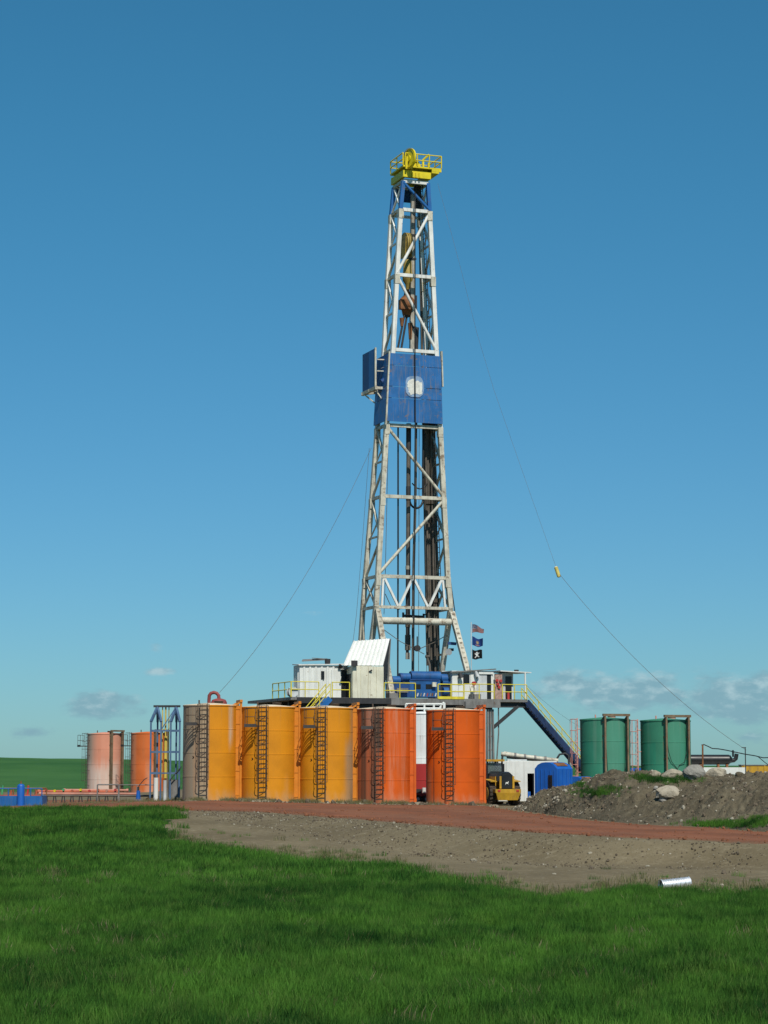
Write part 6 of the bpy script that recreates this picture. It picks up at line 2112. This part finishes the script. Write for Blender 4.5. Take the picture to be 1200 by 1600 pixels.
# ------------------------------------------------------------------ left: blue tower, pipes, blue skid
Yt = 147.0
pc = at(258, 1245, Yt)
gz = float(pad_z(pc.x))
tw = thing('steel_tower', 'slim blue steel tower frame left of the first orange tank', 'tower', (pc.x, Yt, gz), 0)
m_tb = paint('tower_blue', (0.065, 0.125, 0.22), 0.5, 0.2, (0.2, 0.2, 0.2), 0.4, 1.5)
X = lambda px: at(px, 1180, Yt).x - pc.x
Zt = lambda py: at(258, py, Yt).z - gz
for grp in ((236.5, 245, 252.5), (267.5, 274.5, 281.5)):
    for k, px in enumerate(grp):
        yy = (-0.5, 0.3, -0.5)[k]
        MB().beam((X(px), yy, 0), (X(px), yy, Zt(1128)), 0.11, 0.11).build('post', m_tb, tw)
        MB().beam((X(px), yy, Zt(1128)), (X(grp[1]), 0, Zt(1105)), 0.15, 0.15).build('peak_strut', m_tb, tw)
    for py in (1142, 1175, 1208):
        MB().beam((X(grp[0]), -0.5, Zt(py)), (X(grp[2]), -0.5, Zt(py)), 0.1, 0.14).build('frame_bar', m_tb, tw)
MB().beam((X(239), 0, Zt(1103.5)), (X(281), 0, Zt(1103.5)), 0.14, 0.14).build('top_bar', m_dark, tw)
for py in (1142, 1175, 1208):
    MB().beam((X(252.5), -0.45, Zt(py)), (X(267.5), -0.45, Zt(py)), 0.08, 0.1).build('frame_bar', m_tb, tw)
MB().beam((X(252), -0.2, Zt(1140)), (X(274), -0.2, Zt(1106)), 0.06, 0.06).build('peak_strut', m_tb, tw)
for px, r_, y0_, y1_ in ((253, 0.035, 1105, 1215), (258, 0.05, 1105, 1218), (263, 0.035, 1105, 1210), (258.5, 0.11, 1150, 1216)):
    MB().tube((X(px), 0.1, Zt(y1_)), (X(px), 0.1, Zt(y0_)), r_, n=8).build('yellow_pipe', paint('tower_yellow', (0.55, 0.42, 0.08), 0.5, 0.2, (0.2, 0.12, 0.05), 0.5), tw)
MB().tube((X(246), -0.7, 0), (X(246), -0.7, Zt(1215)), 0.16, n=14).build('white_column', m_white, tw)
MB().tube((X(259), -0.3, 0), (X(259), -0.3, Zt(1219)), 0.12, n=12).build('grey_column', m_galv, tw)
MB().box((X(272), 0.2, Zt(1232)), (0.75, 0.9, Zt(1218) - Zt(1246))).build('grey_cabinet', m_grey, tw)
MB().beam((X(268), -0.6, Zt(1218)), (X(285), -0.6, Zt(1198)), 0.06, 0.06).build('frame_bar', m_dark, tw)

m_or = paint('orange_pipe', (0.42, 0.10, 0.045), 0.6, 0.3, (0.22, 0.13, 0.09), 0.8, 0.8)
m_pk = paint('salmon_pipe', (0.42, 0.18, 0.12), 0.5, 0.25, (0.4, 0.3, 0.25), 0.5, 0.8)
for k, (px0, px1, py, Y, r_, mt, lab) in enumerate(((60, 185, 1236.5, 152, 0.10, m_or, 'orange-red pipe lying topmost on the pipe row at left'), (62, 215, 1240, 150, 0.09, m_pk, 'salmon pipe lying in the middle of the pipe row at left'),
                                                   (66, 240, 1243, 149, 0.07, m_drill, 'dark thin pipe lying nearest in the pipe row at left'), (100, 200, 1234.5, 154, 0.09, m_pk, 'pale salmon pipe lying farthest back in the pipe row'))):
    a, c = at(px0, py, Y), at(px1, py + 0.5, Y)
    o = MB().tube((0, 0, 0), c - a, r_, n=10)
    o.tube((-0.05, 0, 0), (0.12, 0, 0), r_ * 1.4, n=10).tube(c - a - Vector((0.12, 0, 0)), c - a + Vector((0.03, 0, 0)), r_ * 1.4, n=10)
    o = o.build('long_pipe', mt)
    o.location = a
    tag(o, lab, 'pipe', 'pipes lying at the left')
tip = [m_red, m_crown, paint('tip_green', (0.06, 0.3, 0.12)), m_or, m_crown, m_red, m_or, m_pk, m_red]
tipn = ['red', 'yellow', 'green', 'orange', 'second yellow', 'second red', 'second orange', 'salmon', 'third red']
for k in range(9):
    px = 72 + k * 13.5
    p_ = at(px, 1243, 151)
    z = float(ground_z(p_.x, 151))
    t = thing('rack_stand', tipn[k] + '-capped short stand under the pipe row at the left', 'stand', (p_.x, 151, z), 0, 'stands under the pipe row')
    zt_ = at(px, 1233 + 1.5 * (k % 2), 151).z - z
    MB().beam((-0.12, 0, 0), (0.0, 0, zt_), 0.07).beam((0.12, 0, 0), (0.0, 0, zt_), 0.07).build('trestle', m_dark, t)
    MB().tube((0, -0.1, zt_ - 0.05), (0, 0.1, zt_ - 0.05), 0.09, n=10).build('cap', tip[k], t)
pr = at(152, 1243, 148)
rl = thing('pipe_barrier', 'grey pipe barrier rail in front of the faded salmon tank', 'barrier', (pr.x, 148, float(ground_z(pr.x, 148))), 0)
railing(rl, [(0, 0, 0), (at(185, 1243, 148).x - pr.x, 0, 0)], at(152, 1226, 148).z - float(ground_z(pr.x, 148)), 0, m_grey, 0.05, 'rail_frame', 1.5)
railing(rl, [(at(185, 1243, 148).x - pr.x + 0.05, 0, 0), (at(240, 1243, 148).x - pr.x, 0.5, 0)], at(152, 1226, 148).z - float(ground_z(pr.x, 148)) - 0.02, 0, m_grey, 0.035, 'rail_frame', 1.2)
pb_ = at(216, 1244, 147)
bp = thing('blue_pump', 'small blue pump unit in front of the orange tank at left', 'pump', (pb_.x, 147, float(ground_z(pb_.x, 147))), 0)
MB().tube((0, 0, 0), (0, 0, 0.75), 0.17, 0.12, n=12).build('pump_body', m_cblue, bp)
MB().tube((0, 0, 0.75), (0, 0, 1.0), 0.07, n=10).build('pump_neck', m_dark, bp)
MB().path([(0, 0, 0.95), (0.1, 0, 1.15), (0.4, 0, 1.5), (0.6, 0, 1.6)], 0.03, 6).build('handle', m_dark, bp)
MB().box((0.1, 0.1, 0.1), (0.7, 0.5, 0.16)).build('pump_base', m_grey, bp)
bp2 = thing('red_trough', 'low red trough lying at the foot of the blue tower', 'trough', (at(232, 1243, 148).x, 148, float(ground_z(at(232, 1243, 148).x, 148))), 0)
MB().slab([(-0.6, 0, 0.05), (0.7, 0, 0.05), (0.7, 0, 0.35), (0.1, 0, 0.30)], 0.5).build('trough_body', m_rust, bp2)
MB().box((0, -0.3, 0.08), (1.3, 0.08, 0.14)).build('trough_lip', m_dark, bp2)

p_ = at(28, 1258, 141)
bs = thing('blue_skid', 'low blue containment skid with guard rails at the left edge', 'skid tank', (p_.x, 141, float(ground_z(p_.x, 141))), 0)
gz = float(ground_z(p_.x, 141))
W0, W1 = at(-40, 1258, 141).x - p_.x, at(65, 1258, 141).x - p_.x
zt_ = at(28, 1243.5, 141).z - gz
MB().box(((W0 + W1) / 2, 0.03, zt_ / 2), (W1 - W0, 0.05, zt_)).build('side_wall', m_blue, bs)
MB().box(((W0 + W1) / 2, 2.0, zt_ / 2), (W1 - W0, 0.05, zt_)).build('side_wall', m_blue, bs)
for x in (W0, W1):
    MB().box((x, 1.0, zt_ / 2), (0.05, 1.9, zt_)).build('end_wall', m_blue, bs)
MB().box(((W0 + W1) / 2, 1.0, 0.1), (W1 - W0 - 0.1, 1.9, 0.1)).build('tray_floor', m_blue_d, bs)
k = 0
x = W0 + 0.3
while x < W1:
    MB().box((x, -0.02, zt_ / 2), (0.08, 0.07, zt_ - 0.02)).build('wall_rib', m_blue, bs)
    x += 0.75
railing(bs, [(W0, 0.03, zt_), (W1, 0.03, zt_)], at(28, 1232, 141).z - gz - zt_, 0, m_blue, 0.04, 'guard_rail', 0.75)
railing(bs, [(W0, 1.95, zt_), (W1, 1.95, zt_)], at(28, 1231, 141).z - gz - zt_ - 0.05, 0, m_rust, 0.05, 'guard_rail', 0.75)
zc = at(28, 1226, 141).z - gz
xc = at(33, 1240, 141).x - p_.x
MB().lathe([(0.24, 0.02), (0.24, zc - 0.1), (0.20, zc), (0.08, zc + 0.05)], 24, (xc, -0.12, 0)).build('valve_column', m_cblue, bs)
MB().tube((xc, -0.12, zc), (xc, -0.12, zc + 0.22), 0.05, n=8).build('valve_stem', m_rust, bs)
for k in range(7):
    xx = W0 + 0.4 + k * 0.55
    MB().tube((xx, 1.2, 0.3), (xx + 0.1, 1.2, zt_ + 0.35 + 0.15 * (k % 3)), 0.07, n=8).build('hose_end', tip[k], bs)
MB().box(((W0 + W1) / 2, 1.1, zt_ * 0.7 + 0.15), (W1 - W0 - 0.4, 0.5, 0.22)).build('hose_tray', m_or, bs)
